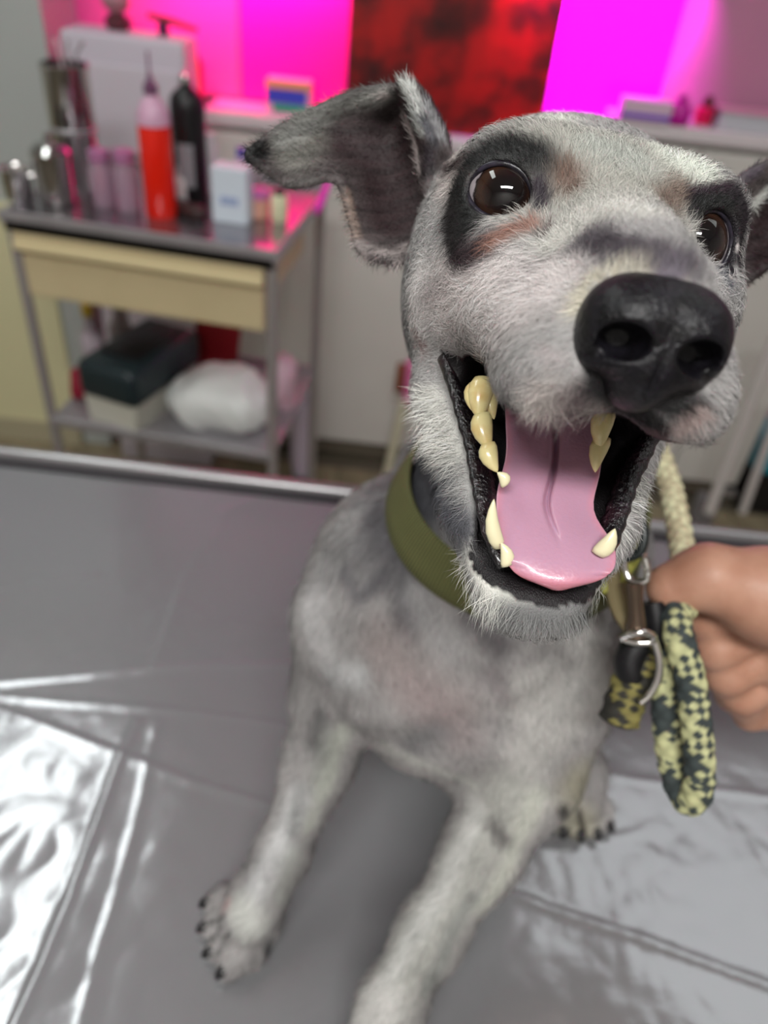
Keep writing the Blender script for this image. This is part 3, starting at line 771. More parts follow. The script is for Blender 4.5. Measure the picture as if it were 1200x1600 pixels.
def make_fur(N):
    tri = np.concatenate([BQ[:, [0, 1, 2]], BQ[:, [0, 2, 3]]])
    a, b, c = BV[tri[:, 0]], BV[tri[:, 1]], BV[tri[:, 2]]
    ar = np.linalg.norm(np.cross(b - a, c - a), axis=1) * .5 * DEN[tri].min(1)
    cum = np.cumsum(ar); t = np.searchsorted(cum, rng.random(N) * cum[-1])
    u, v = rng.random(N), rng.random(N); f = u + v > 1; u[f], v[f] = 1 - u[f], 1 - v[f]
    B = np.stack([1 - u - v, u, v], 1); T = tri[t]
    def ip(A): return (A[T] * (B[..., None] if A.ndim > 1 else B)).sum(1)
    root = ip(BV); n = ip(BN); n /= np.linalg.norm(n, axis=1, keepdims=True) + 1e-9
    L = ip(LEN) * rng.uniform(.6, 1.25, N); col = ip(base_col)
    keep = L > .0008; root, n, L, col = root[keep], n[keep], L[keep], col[keep]; N = len(root)
    # clumps
    d = np.zeros((N, 3))
    for ch in np.array_split(np.arange(N), max(1, N // 8000)):
        dist2 = ((root[ch][:, None] - fp[None]) ** 2).sum(-1)
        wg = 1 / (dist2 ** 1.5 + 1e-9); wg /= wg.sum(1, keepdims=True)
        d[ch] = wg @ fd
    d += .30 * rng.normal(size=(N, 3)) * 1.0
    # patchy swirl so tufts form
    ph = np.stack([np.sin(root @ np.array([310, 170, 90.]) + 1), np.sin(root @ np.array([-140, 260, 200.])), np.sin(root @ np.array([90, -210, 280.]) + 2)], 1)
    d += .22 * ph
    d -= n * (d * n).sum(1, keepdims=True); d /= np.linalg.norm(d, axis=1, keepdims=True) + 1e-9
    lift = rng.uniform(.15, .48, N)[:, None]
    g = d * np.cos(lift) + n * np.sin(lift)
    g2 = d * np.cos(lift * .35) + n * np.sin(lift * .35) + .10 * rng.normal(size=(N, 3))
    g2 /= np.linalg.norm(g2, axis=1, keepdims=True)
    p0 = root - n * .0004; p1 = root + g * (L * .5)[:, None]; p2 = p1 + g2 * (L * .5)[:, None]
    wv = np.cross(g, n); wv /= np.linalg.norm(wv, axis=1, keepdims=True) + 1e-9
    rot = rng.uniform(-.9, .9, N)[:, None]
    wv = wv * np.cos(rot) + np.cross(g, wv) * np.sin(rot)
    dist = np.linalg.norm(root - CAMLOC, axis=1)
    hw = (np.clip(dist * .00036, .00006, .00022) * rng.uniform(.7, 1.3, N))[:, None] * .72
    Vf = np.stack([p0 - wv * hw, p0 + wv * hw, p1 - wv * hw * .75, p1 + wv * hw * .75, p2], 1).reshape(-1, 3)
    i = np.arange(N)[:, None] * 5
    Tf = np.stack([i + [0, 1, 3], i + [0, 3, 2], i + [2, 3, 4]], 1).reshape(-1, 3).astype(np.int32)
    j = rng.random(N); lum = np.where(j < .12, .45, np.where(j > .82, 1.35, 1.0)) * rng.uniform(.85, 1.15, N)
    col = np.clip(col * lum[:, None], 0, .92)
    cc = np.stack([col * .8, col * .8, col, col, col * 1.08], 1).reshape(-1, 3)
    nn = n * .85 + np.cross(wv, g) * np.sign((np.cross(wv, g) * n).sum(1, keepdims=True)) * .35
    nn /= np.linalg.norm(nn, axis=1, keepdims=True); nn = np.repeat(nn, 5, axis=0)
    return Vf, Tf, np.clip(cc, 0, .95), nn

def color_attr(me, name, cols):
    a = me.color_attributes.new(name, 'FLOAT_COLOR', 'POINT')
    a.data.foreach_set('color', np.concatenate([cols, np.ones((len(cols), 1))], 1).astype(np.float32).ravel())

m_skin = bpy.data.materials.new('dog_skin'); m_skin.use_nodes = True
nt = m_skin.node_tree; b = nt.nodes['Principled BSDF']; at_ = nt.nodes.new('ShaderNodeAttribute'); at_.attribute_name = 'coat'
nt.links.new(at_.outputs['Color'], b.inputs['Base Color']); b.inputs['Roughness'].default_value = .55
n_ = nt.nodes.new('ShaderNodeTexNoise'); n_.inputs['Scale'].default_value = 900; bp = nt.nodes.new('ShaderNodeBump'); bp.inputs['Distance'].default_value = .0004
nt.links.new(n_.outputs['Fac'], bp.inputs['Height']); nt.links.new(bp.outputs[0], b.inputs['Normal'])
m_fur = bpy.data.materials.new('dog_fur'); m_fur.use_nodes = True
nt = m_fur.node_tree; b = nt.nodes['Principled BSDF']; at_ = nt.nodes.new('ShaderNodeAttribute'); at_.attribute_name = 'coat'
an = nt.nodes.new('ShaderNodeAttribute'); an.attribute_name = 'lie'
nt.links.new(at_.outputs['Color'], b.inputs['Base Color']); nt.links.new(an.outputs['Vector'], b.inputs['Normal'])
b.inputs['Roughness'].default_value = .6; b.inputs['Specular IOR Level'].default_value = .12

dog = empty('dog', (0, 0, 0), 'grey and white short haired terrier sitting on the table, mouth wide open', 'dog')
body = mesh_np('body', BV, BQ, m_skin, None); body.parent = dog
color_attr(body.data, 'coat', base_col * np.where(LEN > .0005, .8, 1.0)[:, None])
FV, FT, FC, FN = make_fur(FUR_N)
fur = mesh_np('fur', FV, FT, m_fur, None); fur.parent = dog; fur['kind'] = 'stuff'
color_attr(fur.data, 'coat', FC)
la = fur.data.attributes.new('lie', 'FLOAT_VECTOR', 'POINT'); la.data.foreach_set('vector', FN.astype(np.float32).ravel())
print('fur', len(FT))
# ------------------------------------------------------------------ nose, eyes, mouth parts
def field_obj(F, name, material, parent):
    V, Q = F.mesh(); N = vertex_normals(V, Q)
    c = V.mean(0)
    if ((V - c) * N).sum() < 0: Q = Q[:, ::-1].copy()
    o = mesh_np(name, V, Q, material, None); 
    if parent: o.parent = parent
    return o
NF = Field(Hd(0, -.03, .078) - .03, Hd(0, -.03, .078) + .03, .00055)
NF.ell(Hd(0, -.0235, .0700), (.0142, .0085, .0115), HB, .004)
for s in (-1, 1):
    NF.ell(Hd(s * .0068, -.0275, .0720), (.0088, .0095, .0105), HB, .004)
    NF.ell(Hd(s * .0108, -.0300, .0685), (.0048, .0078, .0085), HB, .003)
NF.ell(Hd(0, -.0335, .0725), (.0075, .0080, .0090), HB, .004)
NF.ell(Hd(0, -.0390, .0690), (.0060, .0052, .0070), HB, .004)
for s in (-1, 1):
    NF.ell(Hd(s * .0082, -.0296, .0830), (.0054, .0039, .0115), HB, .0012, cut=True)
    NF.cone(Hd(s * .0090, -.0312, .0815), Hd(s * .0150, -.0350, .0740), .0026, .0012, .0012, cut=True)
NF.cone(Hd(0, -.0310, .0825), Hd(0, -.044, .0775), .0005, .0005, .0010, cut=True)
m_nose = mat('nose_leather', (8, 7, 9), .36, spec=.38, noise=(260, (22, 20, 26), .35, .7), bump=(800, .8, .0006))
nose = field_obj(NF, 'nose', m_nose, dog); nose['label'] = 'black moist nose'

m_eye = bpy.data.materials.new('eye'); m_eye.use_nodes = True
nt = m_eye.node_tree; b = nt.nodes['Principled BSDF']; b.inputs['Roughness'].default_value = .02
tc = nt.nodes.new('ShaderNodeTexCoord'); sp = nt.nodes.new('ShaderNodeSeparateXYZ'); nt.links.new(tc.outputs['Object'], sp.inputs[0])
cb = nt.nodes.new('ShaderNodeCombineXYZ'); nt.links.new(sp.outputs[0], cb.inputs[0]); nt.links.new(sp.outputs[1], cb.inputs[1])
ln = nt.nodes.new('ShaderNodeVectorMath'); ln.operation = 'LENGTH'; nt.links.new(cb.outputs[0], ln.inputs[0])
nzz = nt.nodes.new('ShaderNodeTexNoise'); nzz.inputs['Scale'].default_value = 420; nt.links.new(tc.outputs['Object'], nzz.inputs['Vector'])
ad = nt.nodes.new('ShaderNodeMath'); ad.operation = 'MULTIPLY_ADD'; ad.inputs[1].default_value = .0016; nt.links.new(nzz.outputs['Fac'], ad.inputs[0]); nt.links.new(ln.outputs['Value'], ad.inputs[2])
dv = nt.nodes.new('ShaderNodeMath'); dv.operation = 'DIVIDE'; dv.inputs[1].default_value = .0118; nt.links.new(ad.outputs[0], dv.inputs[0])
rp = nt.nodes.new('ShaderNodeValToRGB'); cr_ = rp.color_ramp
cr_.elements[0].position = 0; cr_.elements[0].color = (.004, .004, .005, 1)
cr_.elements[1].position = .42; cr_.elements[1].color = (.006, .004, .004, 1)
for p_, c_ in ((.52, (.012, .006, .005, 1)), (.64, (.030, .014, .009, 1)), (.74, (.028, .013, .008, 1)), (.81, (.010, .007, .007, 1)), (.85, (.30, .26, .28, 1)), (1.0, (.42, .38, .38, 1))):
    el = cr_.elements.new(p_); el.color = c_
nt.links.new(dv.outputs[0], rp.inputs[0]); nt.links.new(rp.outputs[0], b.inputs['Base Color'])
m_lid = mat('eyelid', (20, 16, 22), .3, noise=(300, (44, 40, 52), .4, .7), bump=(900, .4, .0003))
gaze = [(HB @ np.array([-.10, .12, .99])), (HB @ np.array([.10, .16, .98]))]
for i, (c, ax, e1, e2, hw, hh) in enumerate(EYES):
    m = bmesh.new(); bmesh.ops.create_uvsphere(m, u_segments=48, v_segments=32, radius=EYE_R)
    for v in m.verts:           # a slight corneal bulge
        r = math.hypot(v.co.x, v.co.y)
        if v.co.z > 0: v.co.z += .0008 * max(0, 1 - (r / .0085) ** 2)
    me = bpy.data.meshes.new('eyeball'); m.to_mesh(me); m.free()
    o = link_mesh('eyeball', me, m_eye, None, True); o.parent = dog
    o.location = c; g = Vector(gaze[i] / np.linalg.norm(gaze[i])); o.rotation_euler = g.to_track_quat('Z', 'Y').to_euler()
    rings = []; K = 60
    for k in range(K):
        a = 2 * math.pi * k / K
        fl = 1.0 + .10 * max(0, -math.cos(a)) ** 4 + .06 * max(0, math.cos(a)) ** 4
        lx, ly = hw * 1.0 * fl * math.cos(a), hh * 1.0 * math.sin(a)
        rr = math.hypot(lx, ly); z = math.sqrt(max((EYE_R + .0006) ** 2 - rr * rr, 1e-6))
        rings.append(c + e1 * lx + e2 * ly + ax * z)
    rings = np.array(rings); rows = []
    for k in range(K + 1):
        p = rings[k % K]; t = rings[(k + 1) % K] - rings[k - 1]; t /= np.linalg.norm(t)
        n1 = (p - c) / np.linalg.norm(p - c); n2 = np.cross(t, n1)
        rows.append([p + (n1 * .9 * math.cos(q) + n2 * 1.25 * math.sin(q)) * .0010 for q in np.linspace(0, 2 * math.pi, 10, endpoint=False)])
    V, Q = loft(rows, caps=False); lid = mesh_np('eyelid', V, Q, m_lid, None); lid.parent = dog

# tongue
rows_c = [(852, 590, 800 - 738, .240), (858, 625, 70, .234), (866, 672, 76, .2275), (864, 725, 74, .221), (852, 785, 76, .214),
          (868, 838, 90, .2075), (872, 868, 90, .2045), (872, 888, 80, .2030), (871, 901, 66, .2025), (870, 910, 46, .2028), (869, 915, 24, .2034)]
cs = np.array(rows_c, float); cs = catmull(cs, 46); rows = []
for x, y, h, d in cs:
    ring = []; h = max(h, 4); fr = (y - 590) / 330.0; tl = 12 * (1 - .8 * smooth(.85, 1.0, fr))
    for q in np.linspace(-1, 1, 49):      # upper face
        bulge = .0030 * (1 - abs(q) ** 2.5)
        gr = .0062 * math.exp(-(((q - (.03)) / .05) ** 2)) * (1 - smooth(.50, .82, fr)) + .0016 * math.exp(-((q / .35) ** 2)) * (1 - fr)
        curl = .0022 * abs(q) ** 5 * (1 if fr < .9 else .2)
        hh_ = h / 820.0 * .2
        ring.append(P(x + q * h, y + tl * q + (3 + 5 * smooth(.85, 1., fr)) * (1 - q * q), d - bulge * min(1, h / 60) + gr * min(1, h / 60) - curl))
    for q in np.linspace(1, -1, 13)[1:-1]:
        ring.append(P(x + q * h * .96, y + tl * q, d + .0042 * math.sqrt(max(0, 1 - q * q)) * min(1, h / 60) + .0012))
    rows.append(ring)
V, Q = loft(rows)
m_tongue = mat('tongue', (200, 160, 180), .32, spec=.5, bump=(900, .35, .0004), coat=.25, sss=(.25, .004))
tongue = mesh_np('tongue', V, Q, m_tongue, None); tongue.parent = dog
_t = np.repeat(np.linspace(0, 1, len(rows)), len(rows[0])); _e = np.tile(np.concatenate([np.abs(np.linspace(-1, 1, 49)), np.ones(11)]), len(rows))
_k = smooth(.62, .95, _t) * .8 + smooth(.8, 1.0, _e) * .35; _k = np.clip(_k, 0, 1)[:, None]
color_attr(tongue.data, 'coat', lin((182, 138, 160)) * (1 - _k) + lin((214, 128, 140)) * _k)
_a = m_tongue.node_tree.nodes.new('ShaderNodeAttribute'); _a.attribute_name = 'coat'
m_tongue.node_tree.links.new(_a.outputs['Color'], m_tongue.node_tree.nodes['Principled BSDF'].inputs['Base Color'])
tongue['label'] = 'long pink tongue'

# lips
m_lip = mat('lip_skin', (14, 10, 13), .22, spec=.6, noise=(160, (46, 26, 34), .5, .8), bump=(650, .9, .0012), coat=.4)
def lip(s, inset, a0, b0, name='lower_lip'):
    pts = []
    ws = np.linspace(0, .0495, 30)
    for w_ in ws:
        t = w_ / .0495
        u = np.interp(w_, [0, .01, .02, .031, .040, .046, .0495], rim_u); pts.append(Hd(s * u, np.interp(w_, rim_w, rim_v) + .001, w_ + .0005))
    pts = catmull(np.array(pts)[::3], 40); rows = []
    for i, p in enumerate(pts):
        t = pts[min(i + 1, 39)] - pts[max(i - 1, 0)]; t /= np.linalg.norm(t)
        inn = Hd(0, -.072, .012) - p; inn = inn - t * (inn @ t); inn /= np.linalg.norm(inn); n2 = np.cross(t, inn)
        f = .12 + .88 * math.sin(math.pi * min(1, (i + .3) / 17) / 2) 
        wob = 1 + .10 * math.sin(i * 1.9)
        rows.append([p + inn * (inset + a0 * math.cos(q)) * f * wob + n2 * b0 * math.sin(q) for q in np.linspace(0, 2 * math.pi, 14, endpoint=False)])
    V, Q = loft(rows); o = mesh_np(name, V, Q, m_lip, None); o.parent = dog; o['label'] = 'black wet lower lip'
lip(-1, .0016, .0042, .0019); lip(1, .0010, .0034, .0019)

# teeth
m_tooth = mat('tooth', (214, 200, 146), .25, noise=(120, (190, 150, 84), .45, .75), coat=.3)
m_tooth2 = mat('white_tooth', (222, 214, 178), .25, coat=.3)
def tooth(base, tip, r, m=m_tooth, flat=.75, bend=.0008):
    a, b_ = P(*base), P(*tip); L = np.linalg.norm(b_ - a); t = (b_ - a) / L
    s1 = np.cross(t, RW[:, 2]); s1 /= np.linalg.norm(s1); s2 = np.cross(t, s1); rows = []
    for q, k in ((0, .78), (.15, .98), (.35, 1.0), (.6, .80), (.8, .52), (.93, .26), (1.0, .05)):
        c = a + t * L * q + s1 * bend * math.sin(q * 3.1)
        rows.append([c + (s1 * math.cos(z) + s2 * flat * math.sin(z)) * r * k for z in np.linspace(0, 2 * math.pi, 14, endpoint=False)])
    V, Q = loft(rows); o = mesh_np('tooth', V, Q, m, None); o.parent = dog
tooth((756, 592, .215), (750, 658, .212), .0036); tooth((768, 598, .217), (772, 655, .214), .0026); tooth((742, 600, .216), (738, 642, .213), .0022)
tooth((752, 648, .212), (766, 704, .209), .0031)
tooth((762, 694, .209), (777, 738, .207), .0027)
tooth((790, 758, .207), (777, 738, .206), .0017, m_tooth2)
tooth((780, 856, .2045), (772, 780, .2015), .0021, m_tooth2, bend=-.0012)
tooth((792, 884, .2025), (783, 848, .2015), .0019, m_tooth2)
tooth((934, 866, .2030), (961, 826, .2005), .0024, m_tooth2)
tooth((948, 640, .213), (937, 704, .211), .0032); tooth((944, 684, .213), (930, 738, .211), .0026)

# claws
m_claw = mat('claw', (22, 20, 22), .3)
for b_, dv_, r in TOES:
    pts = [b_ - dv_ * .004 + np.array([0, 0, .001]), b_ + dv_ * .001 + np.array([0, 0, .0012]), b_ + dv_ * .004 - np.array([0, 0, .0012]), b_ + dv_ * .0055 - np.array([0, 0, .0040])]
    pts = catmull(pts, 8); o = MB().tube(pts, [.0030, .0035, .0036, .0034, .0030, .0024, .0016, .0007], 10).build('claw', m_claw, None, True); o.parent = dog

# ------------------------------------------------------------------ collar
m_collar = bpy.data.materials.new('olive_webbing'); m_collar.use_nodes = True
nt = m_collar.node_tree; b = nt.nodes['Principled BSDF']; b.inputs['Roughness'].default_value = .75
uvn = nt.nodes.new('ShaderNodeAttribute'); uvn.attribute_name = 'weave'
wv_ = nt.nodes.new('ShaderNodeTexWave'); wv_.inputs['Scale'].default_value = 1.0; wv_.bands_direction = 'X'; wv_.inputs['Distortion'].default_value = .6
nt.links.new(uvn.outputs['Vector'], wv_.inputs['Vector'])
rp = nt.nodes.new('ShaderNodeValToRGB'); rp.color_ramp.elements[0].color = rgba((56, 57, 30)); rp.color_ramp.elements[1].color = rgba((120, 121, 70))
nt.links.new(wv_.outputs['Fac'], rp.inputs[0]); nt.links.new(rp.outputs[0], b.inputs['Base Color'])
bp = nt.nodes.new('ShaderNodeBump'); bp.inputs['Distance'].default_value = .0008; nt.links.new(wv_.outputs['Fac'], bp.inputs['Height']); nt.links.new(bp.outputs[0], b.inputs['Normal'])
collar = empty('collar', COL_C, 'olive green woven nylon collar round the neck of the dog', 'collar')
BAND_N = COL_N + .10 * RW[:, 0]; BAND_N /= np.linalg.norm(BAND_N); BAND_C = COL_C + COL_N * .004
ca = np.cross(BAND_N, RW[:, 0]); ca /= np.linalg.norm(ca); cb_ = np.cross(BAND_N, ca)
K = 160; ringp = []
for k in range(K):
    a = 2 * math.pi * k / K; dr = ca * math.cos(a) + cb_ * math.sin(a)
    rr = []
    for off in (-.011, .011):
        h = BVH.ray_cast(Vector(BAND_C + BAND_N * off + dr * .13), Vector(-dr))
        rr.append(min(.13 - h[3], .075) if h[0] is not None else .050)
    ringp.append(rr)
ringp = np.array(ringp)
for _ in range(25): ringp = np.maximum(ringp, (np.roll(ringp, 1, 0) + np.roll(ringp, -1, 0)) / 2) * .35 + (np.roll(ringp, 1, 0) + np.roll(ringp, -1, 0)) / 2 * .65
rows = []; UVW = []
for k in range(K + 1):
    a = 2 * math.pi * k / K; dr = ca * math.cos(a) + cb_ * math.sin(a); ra, rb_ = ringp[k % K] + .0046
    ring = []
    for (x, y) in ((-.0115, 0), (-.0105, .0012), (-.004, .0016), (.004, .0016), (.0105, .0012), (.0115, 0), (.0105, -.0012), (-.0105, -.0012)):
        r = ra + (rb_ - ra) * (x + .0115) / .023
        ring.append(BAND_C + dr * (r + y) + BAND_N * x * 1.0); UVW.append((k * .45, x * 60, 0))
    rows.append(ring)
V, Q = loft(rows, caps=False); o = mesh_np('strap', V, Q, m_collar, collar)
la = o.data.attributes.new('weave', 'FLOAT_VECTOR', 'POINT'); la.data.foreach_set('vector', np.array(UVW, np.float32).ravel())
def colpt(px, py, d): return P(px, py, d)
# black side-release loop and keeper at the right of the jaw
m_blk = mat('buckle_plastic', (22, 30, 30), .35)
pts = catmull([colpt(*q) - COL_C for q in ((968, 768, .330), (990, 790, .325), (1006, 830, .322), (1000, 862, .322), (978, 872, .325))], 24)
MB().tube(pts, .0021, 10).build('black_loop', m_blk, collar, True)
pts = catmull([colpt(*q) - COL_C for q in ((938, 880, .325), (955, 862, .325), (976, 836, .327), (986, 828, .329))], 14)
MB().tube(pts, [.0035] * 3 + [.0052] * 8 + [.004] * 3, 12, flat=.5).build('buckle', mat('buckle_grey', (66, 78, 80), .4), collar, True)
pts = catmull([colpt(*q) - COL_C for q in ((930, 905, .335), (955, 890, .335), (975, 862, .335), (985, 820, .337))], 20)
MB().tube(pts, .0075, 12, flat=.3).build('yellow_trim', mat('yellow_green_webbing', (150, 150, 70), .7), collar, True)

# ------------------------------------------------------------------ leash
m_rope = bpy.data.materials.new('braided_rope'); m_rope.use_nodes = True
nt = m_rope.node_tree; b = nt.nodes['Principled BSDF']; b.inputs['Roughness'].default_value = .8
at_ = nt.nodes.new('ShaderNodeAttribute'); at_.attribute_name = 'coat'; nt.links.new(at_.outputs['Color'], b.inputs['Base Color'])
def rope(pts, r, parent, name, light, dark, ratio=.55, nseg=None):
    """a braided cord: strands weave in relief, and each stitch takes its yarn's colour"""
    pts = np.array(pts, float); seg = np.linalg.norm(np.diff(pts, axis=0), axis=1).sum(); n = nseg or int(seg / .0006)
    c = catmull(pts, n); k = 40; rows = []; cols = []; up = np.array([0.2, .3, 1.0])
    s_len = 0
    for i in range(n):
        t = c[min(i + 1, n - 1)] - c[max(i - 1, 0)]; t /= np.linalg.norm(t); up = up - t * (up @ t); up /= np.linalg.norm(up); sd = np.cross(t, up)
        if i: s_len += np.linalg.norm(c[i] - c[i - 1])
        ring = []
        endt = min(1, math.sqrt(max(1e-3, min(i, n - 1 - i) / 9.0)))
        for j in range(k):
            a = 2 * math.pi * j / k; x = s_len / .0042; y = a * 8 / (2 * math.pi)
            p_ = (x + y) % 2; q_ = (x - y) % 2
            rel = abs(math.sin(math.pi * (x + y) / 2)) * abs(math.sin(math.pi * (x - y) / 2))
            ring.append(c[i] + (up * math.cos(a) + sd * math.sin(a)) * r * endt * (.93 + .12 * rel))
            A = int(math.floor((x + y) / 2)); B = int(math.floor((x - y) / 2)); over = (p_ < 1) == (q_ < 1)
            fl = (math.sin(x * 9) * .5 + .5)
            isd = ((A % 4 in (0, 1)) if over else (B % 4 in (2, 3)))
            if not over: isd = isd or (math.sin(x * 5.0 + y * 3) > .3 and (A + B) % 3 == 0)
            col = lin(dark) if isd else lin(light)
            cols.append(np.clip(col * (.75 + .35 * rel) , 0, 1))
        rows.append(ring)
    V, Q = loft(rows); o = mesh_np(name, V, Q, m_rope, parent); color_attr(o.data, 'coat', np.array(cols)); return o
YL, DKG = (184, 184, 138), (50, 58, 58)
leash = empty('leash', P(1040, 960, .345), 'thick yellow and dark green braided rope leash held in the hand', 'leash')
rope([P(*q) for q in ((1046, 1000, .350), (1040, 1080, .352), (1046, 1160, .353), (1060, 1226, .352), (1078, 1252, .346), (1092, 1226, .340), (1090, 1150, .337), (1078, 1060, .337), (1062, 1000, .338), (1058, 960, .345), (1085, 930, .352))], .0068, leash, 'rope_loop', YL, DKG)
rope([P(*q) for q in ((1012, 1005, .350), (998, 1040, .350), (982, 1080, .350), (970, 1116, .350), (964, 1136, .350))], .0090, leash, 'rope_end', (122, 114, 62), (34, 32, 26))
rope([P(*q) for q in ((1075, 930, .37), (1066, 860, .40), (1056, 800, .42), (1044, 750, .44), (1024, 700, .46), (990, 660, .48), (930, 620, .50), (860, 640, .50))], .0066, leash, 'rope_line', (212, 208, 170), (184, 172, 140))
m_chr = mat('chrome', (215, 212, 208), .12, metal=1.0)
lc = np.array(leash.location)
def lt(*qs): return [P(*q) - lc for q in qs]
sn = MB(); sn.tube(catmull(lt((1008, 868, .322), (988, 862, .325), (976, 880, .326), (984, 905, .325), (1008, 908, .322), (1012, 890, .322), (1008, 872, .322)), 28), .0014, 10)
sn.build('snap_ring', m_chr, leash, True)
MB().tube(lt((990, 908, .325), (992, 935, .327), (994, 960, .33), (994, 992, .333)), [.0042, .0034, .0036, .0050], 14).build('snap_hook', mat('bronze_metal', (120, 104, 90), .25, metal=.9), leash, True)
sn = MB(); sn.tube(catmull(lt((972, 996, .333), (985, 990, .329), (1004, 988, .327), (1020, 993, .330), (1018, 1003, .332), (996, 1004, .333), (972, 998, .333)), 26), .0016, 10)
sn.build('swivel_ring', m_chr, leash, True)
sn = MB(); sn.tube(catmull(lt((1022, 1000, .332), (1030, 1030, .333), (1028, 1060, .335), (1015, 1085, .337), (1000, 1098, .338)), 20), .0017, 10)
sn.build('hook_arm', m_chr, leash, True)
MB().tube(catmull(lt((1000, 1002, .345), (985, 1025, .346), (985, 1050, .347), (1000, 1070, .350)), 16), .0068, 12).build('black_sleeve', m_black, leash, True)
MB().tube(catmull(lt((1020, 940, .35), (1026, 975, .35), (1030, 1010, .352)), 10), .006, 12).build('black_sleeve', m_black, leash, True)
MB().tube(catmull(lt((960, 880, .335), (962, 920, .338), (972, 950, .34), (988, 975, .34)), 16), .0065, 12, flat=.6).build('brown_strap', mat('brown_webbing', (112, 100, 70), .7), leash, True)

# ------------------------------------------------------------------ the hand
HF = Field(P(1250, 980, .36) - np.array([.13, .10, .14]), P(1250, 980, .36) + np.array([.34, .12, .14]), .0019)
d0 = .372
HF.ell(P(1270, 985, .385), (.038, .036, .030), RW, .015)
HF.chain([P(1500, 1040, .36), P(1380, 1010, .375), P(1290, 985, .385)], [.029, .027, .034], .015)
HF.cone(P(1500, 1040, .36), P(1760, 1130, .34), .029, .034, .01)
# thumb, across the leash
HF.chain([P(1300, 960, .362), P(1200, 930, .350), P(1108, 902, .348), P(1048, 918, .352)], [.026, .0205, .0135, .0112], .010)
# fingers curled under: index, middle, ring, little
for j, (yo, dd, l, rr) in enumerate(((0, 0, 0, .0112), (48, .004, 12, .0112), (92, .010, 28, .0105), (128, .018, 52, .0092))):
    HF.chain([P(1270 + l * .3, 925 + yo, .385 + dd), P(1160 + l, 935 + yo, .372 + dd), P(1108 + l, 965 + yo * .95, .372 + dd), P(1120 + l, 1000 + yo * .9, .392 + dd), P(1165 + l, 1010 + yo * .85, .400 + dd)],
             [rr * 1.15, rr * 1.05, rr, rr * .92, rr * .85], .0035)
m_hand = mat('skin', (180, 136, 114), .5, noise=(60, (162, 116, 94), .35, .7), bump=(500, .3, .0005), sss=(.15, .006))
person = empty('person', P(1500, 1040, .36), 'bare hand of a person holding the rope leash at the right', 'person')
V, Q = HF.mesh(); N = vertex_normals(V, Q)
if ((V - V.mean(0)) * N).sum() < 0: Q = Q[:, ::-1].copy()
mesh_np('hand', V, Q, m_hand, person)
print('details done')
# ------------------------------------------------------------------ steel trolley
TOPZ = .88
cfr, cfl = onz(432, 396, TOPZ), onz(0, 331, TOPZ)
yaw = math.atan2(cfr[1] - cfl[1], cfr[0] - cfl[0]) 
ux = np.array([math.cos(yaw), math.sin(yaw), 0]); uy = np.array([-math.sin(yaw), math.cos(yaw), 0])
CW, CD = .505, .40
org = np.array([cfr[0], cfr[1], 0]) - ux * CW       # front left corner on the floor
cart = empty('instrument_trolley', org, 'steel trolley with a beige drawer standing against the left wall', 'trolley', rz=yaw)
m_leg = mat('trolley_steel', (170, 164, 164), .4, metal=.5)
t = MB(); t.box((CW / 2, CD / 2, TOPZ - .006), (CW, CD, .012), .003); t.build('tray', mat('tray_steel', (160, 156, 162), .22, metal=.9, bump=(40, .05, .001)), cart)
t = MB()
t.box((CW / 2, .002, TOPZ - .005), (CW + .004, .008, .018), .002); t.box((CW / 2, CD - .004, TOPZ + .004), (CW + .004, .006, .03), .002)
t.box((.004, CD / 2, TOPZ - .01), (.008, CD, .024), .002); t.box((CW - .004, CD / 2, TOPZ - .01), (.008, CD, .024), .002)
t.build('tray_edge', m_steel, cart)
MB().box((CW / 2, .011, TOPZ - .0225), (CW - .012, .02, .018), .001).build('shadow_strip', mat('painted_shadow', (18, 15, 13), .8, spec=.1), cart)  # dark strip painted as the shadow line under the tray edge
for x in (.012, CW - .012):
    for y in (.014, CD - .014):
        l = MB().tube([(x, y, .045), (x, y, TOPZ - .014)], .0105, 14).build('leg', m_leg, cart, True)
        c_ = MB().lathe([(.010, -.012), (.024, -.010), (.027, 0), (.024, .010), (.010, .012)], (x, y, .027), 18, rot=Matrix.Rotation(math.pi / 2, 3, 'Y')).build('castor', m_black, l, True)
SHZ = .45
t = MB(); t.box((CW / 2, CD / 2, SHZ - .004), (CW - .02, CD - .02, .008), .002); t.build('lower_shelf', m_steel, cart)
t = MB(); t.box((CW / 2, .012, SHZ - .004), (CW - .02, .018, .022), .004).build('shelf_rail', m_steel, cart)
MB().box((CW / 2, CD - .012, SHZ), (CW - .02, .018, .022), .004).build('shelf_rail', m_steel, cart)
m_beige = mat('beige_plastic', (204, 188, 150), .45, noise=(8, (196, 180, 142), .3, .7))
dr = MB(); dr.box((CW / 2 - .005, .03, TOPZ - .101), (CW - .045, .035, .112), .004)
drw = dr.build('drawer', m_beige, cart)
MB().box((CW / 2 - .005, .010, TOPZ - .040), (CW - .04, .016, .016), .002).build('drawer_top_band', m_beige, drw)
MB().box((CW / 2 - .005, .006, TOPZ - .057), (CW - .04, .020, .018), .005).build('drawer_lip', mat('beige_lip', (216, 200, 158), .4), drw)
MB().box((CW / 2 - .005, CD / 2, TOPZ - .09), (CW - .07, CD - .09, .07), .003).build('drawer_box', m_beige, cart)

def obj_at(px, py, z=TOPZ): return onz(px, py, z)
def thing1(name, label, cat, base, build, m, group=None, rz=0, smooth=True):
    b_ = MB(); build(b_); o = b_.build(name, m, None, smooth); o.location = [float(v) for v in base]; o.rotation_euler = (0, 0, rz)
    return tag(o, label, cat, group)
m_clear = mat('clear_glass', (232, 214, 232), .06, trans=.85, alpha=1, ior=1.2)
m_pinkglass = mat('pale_glass', (226, 196, 214), .08, trans=.7, ior=1.25)
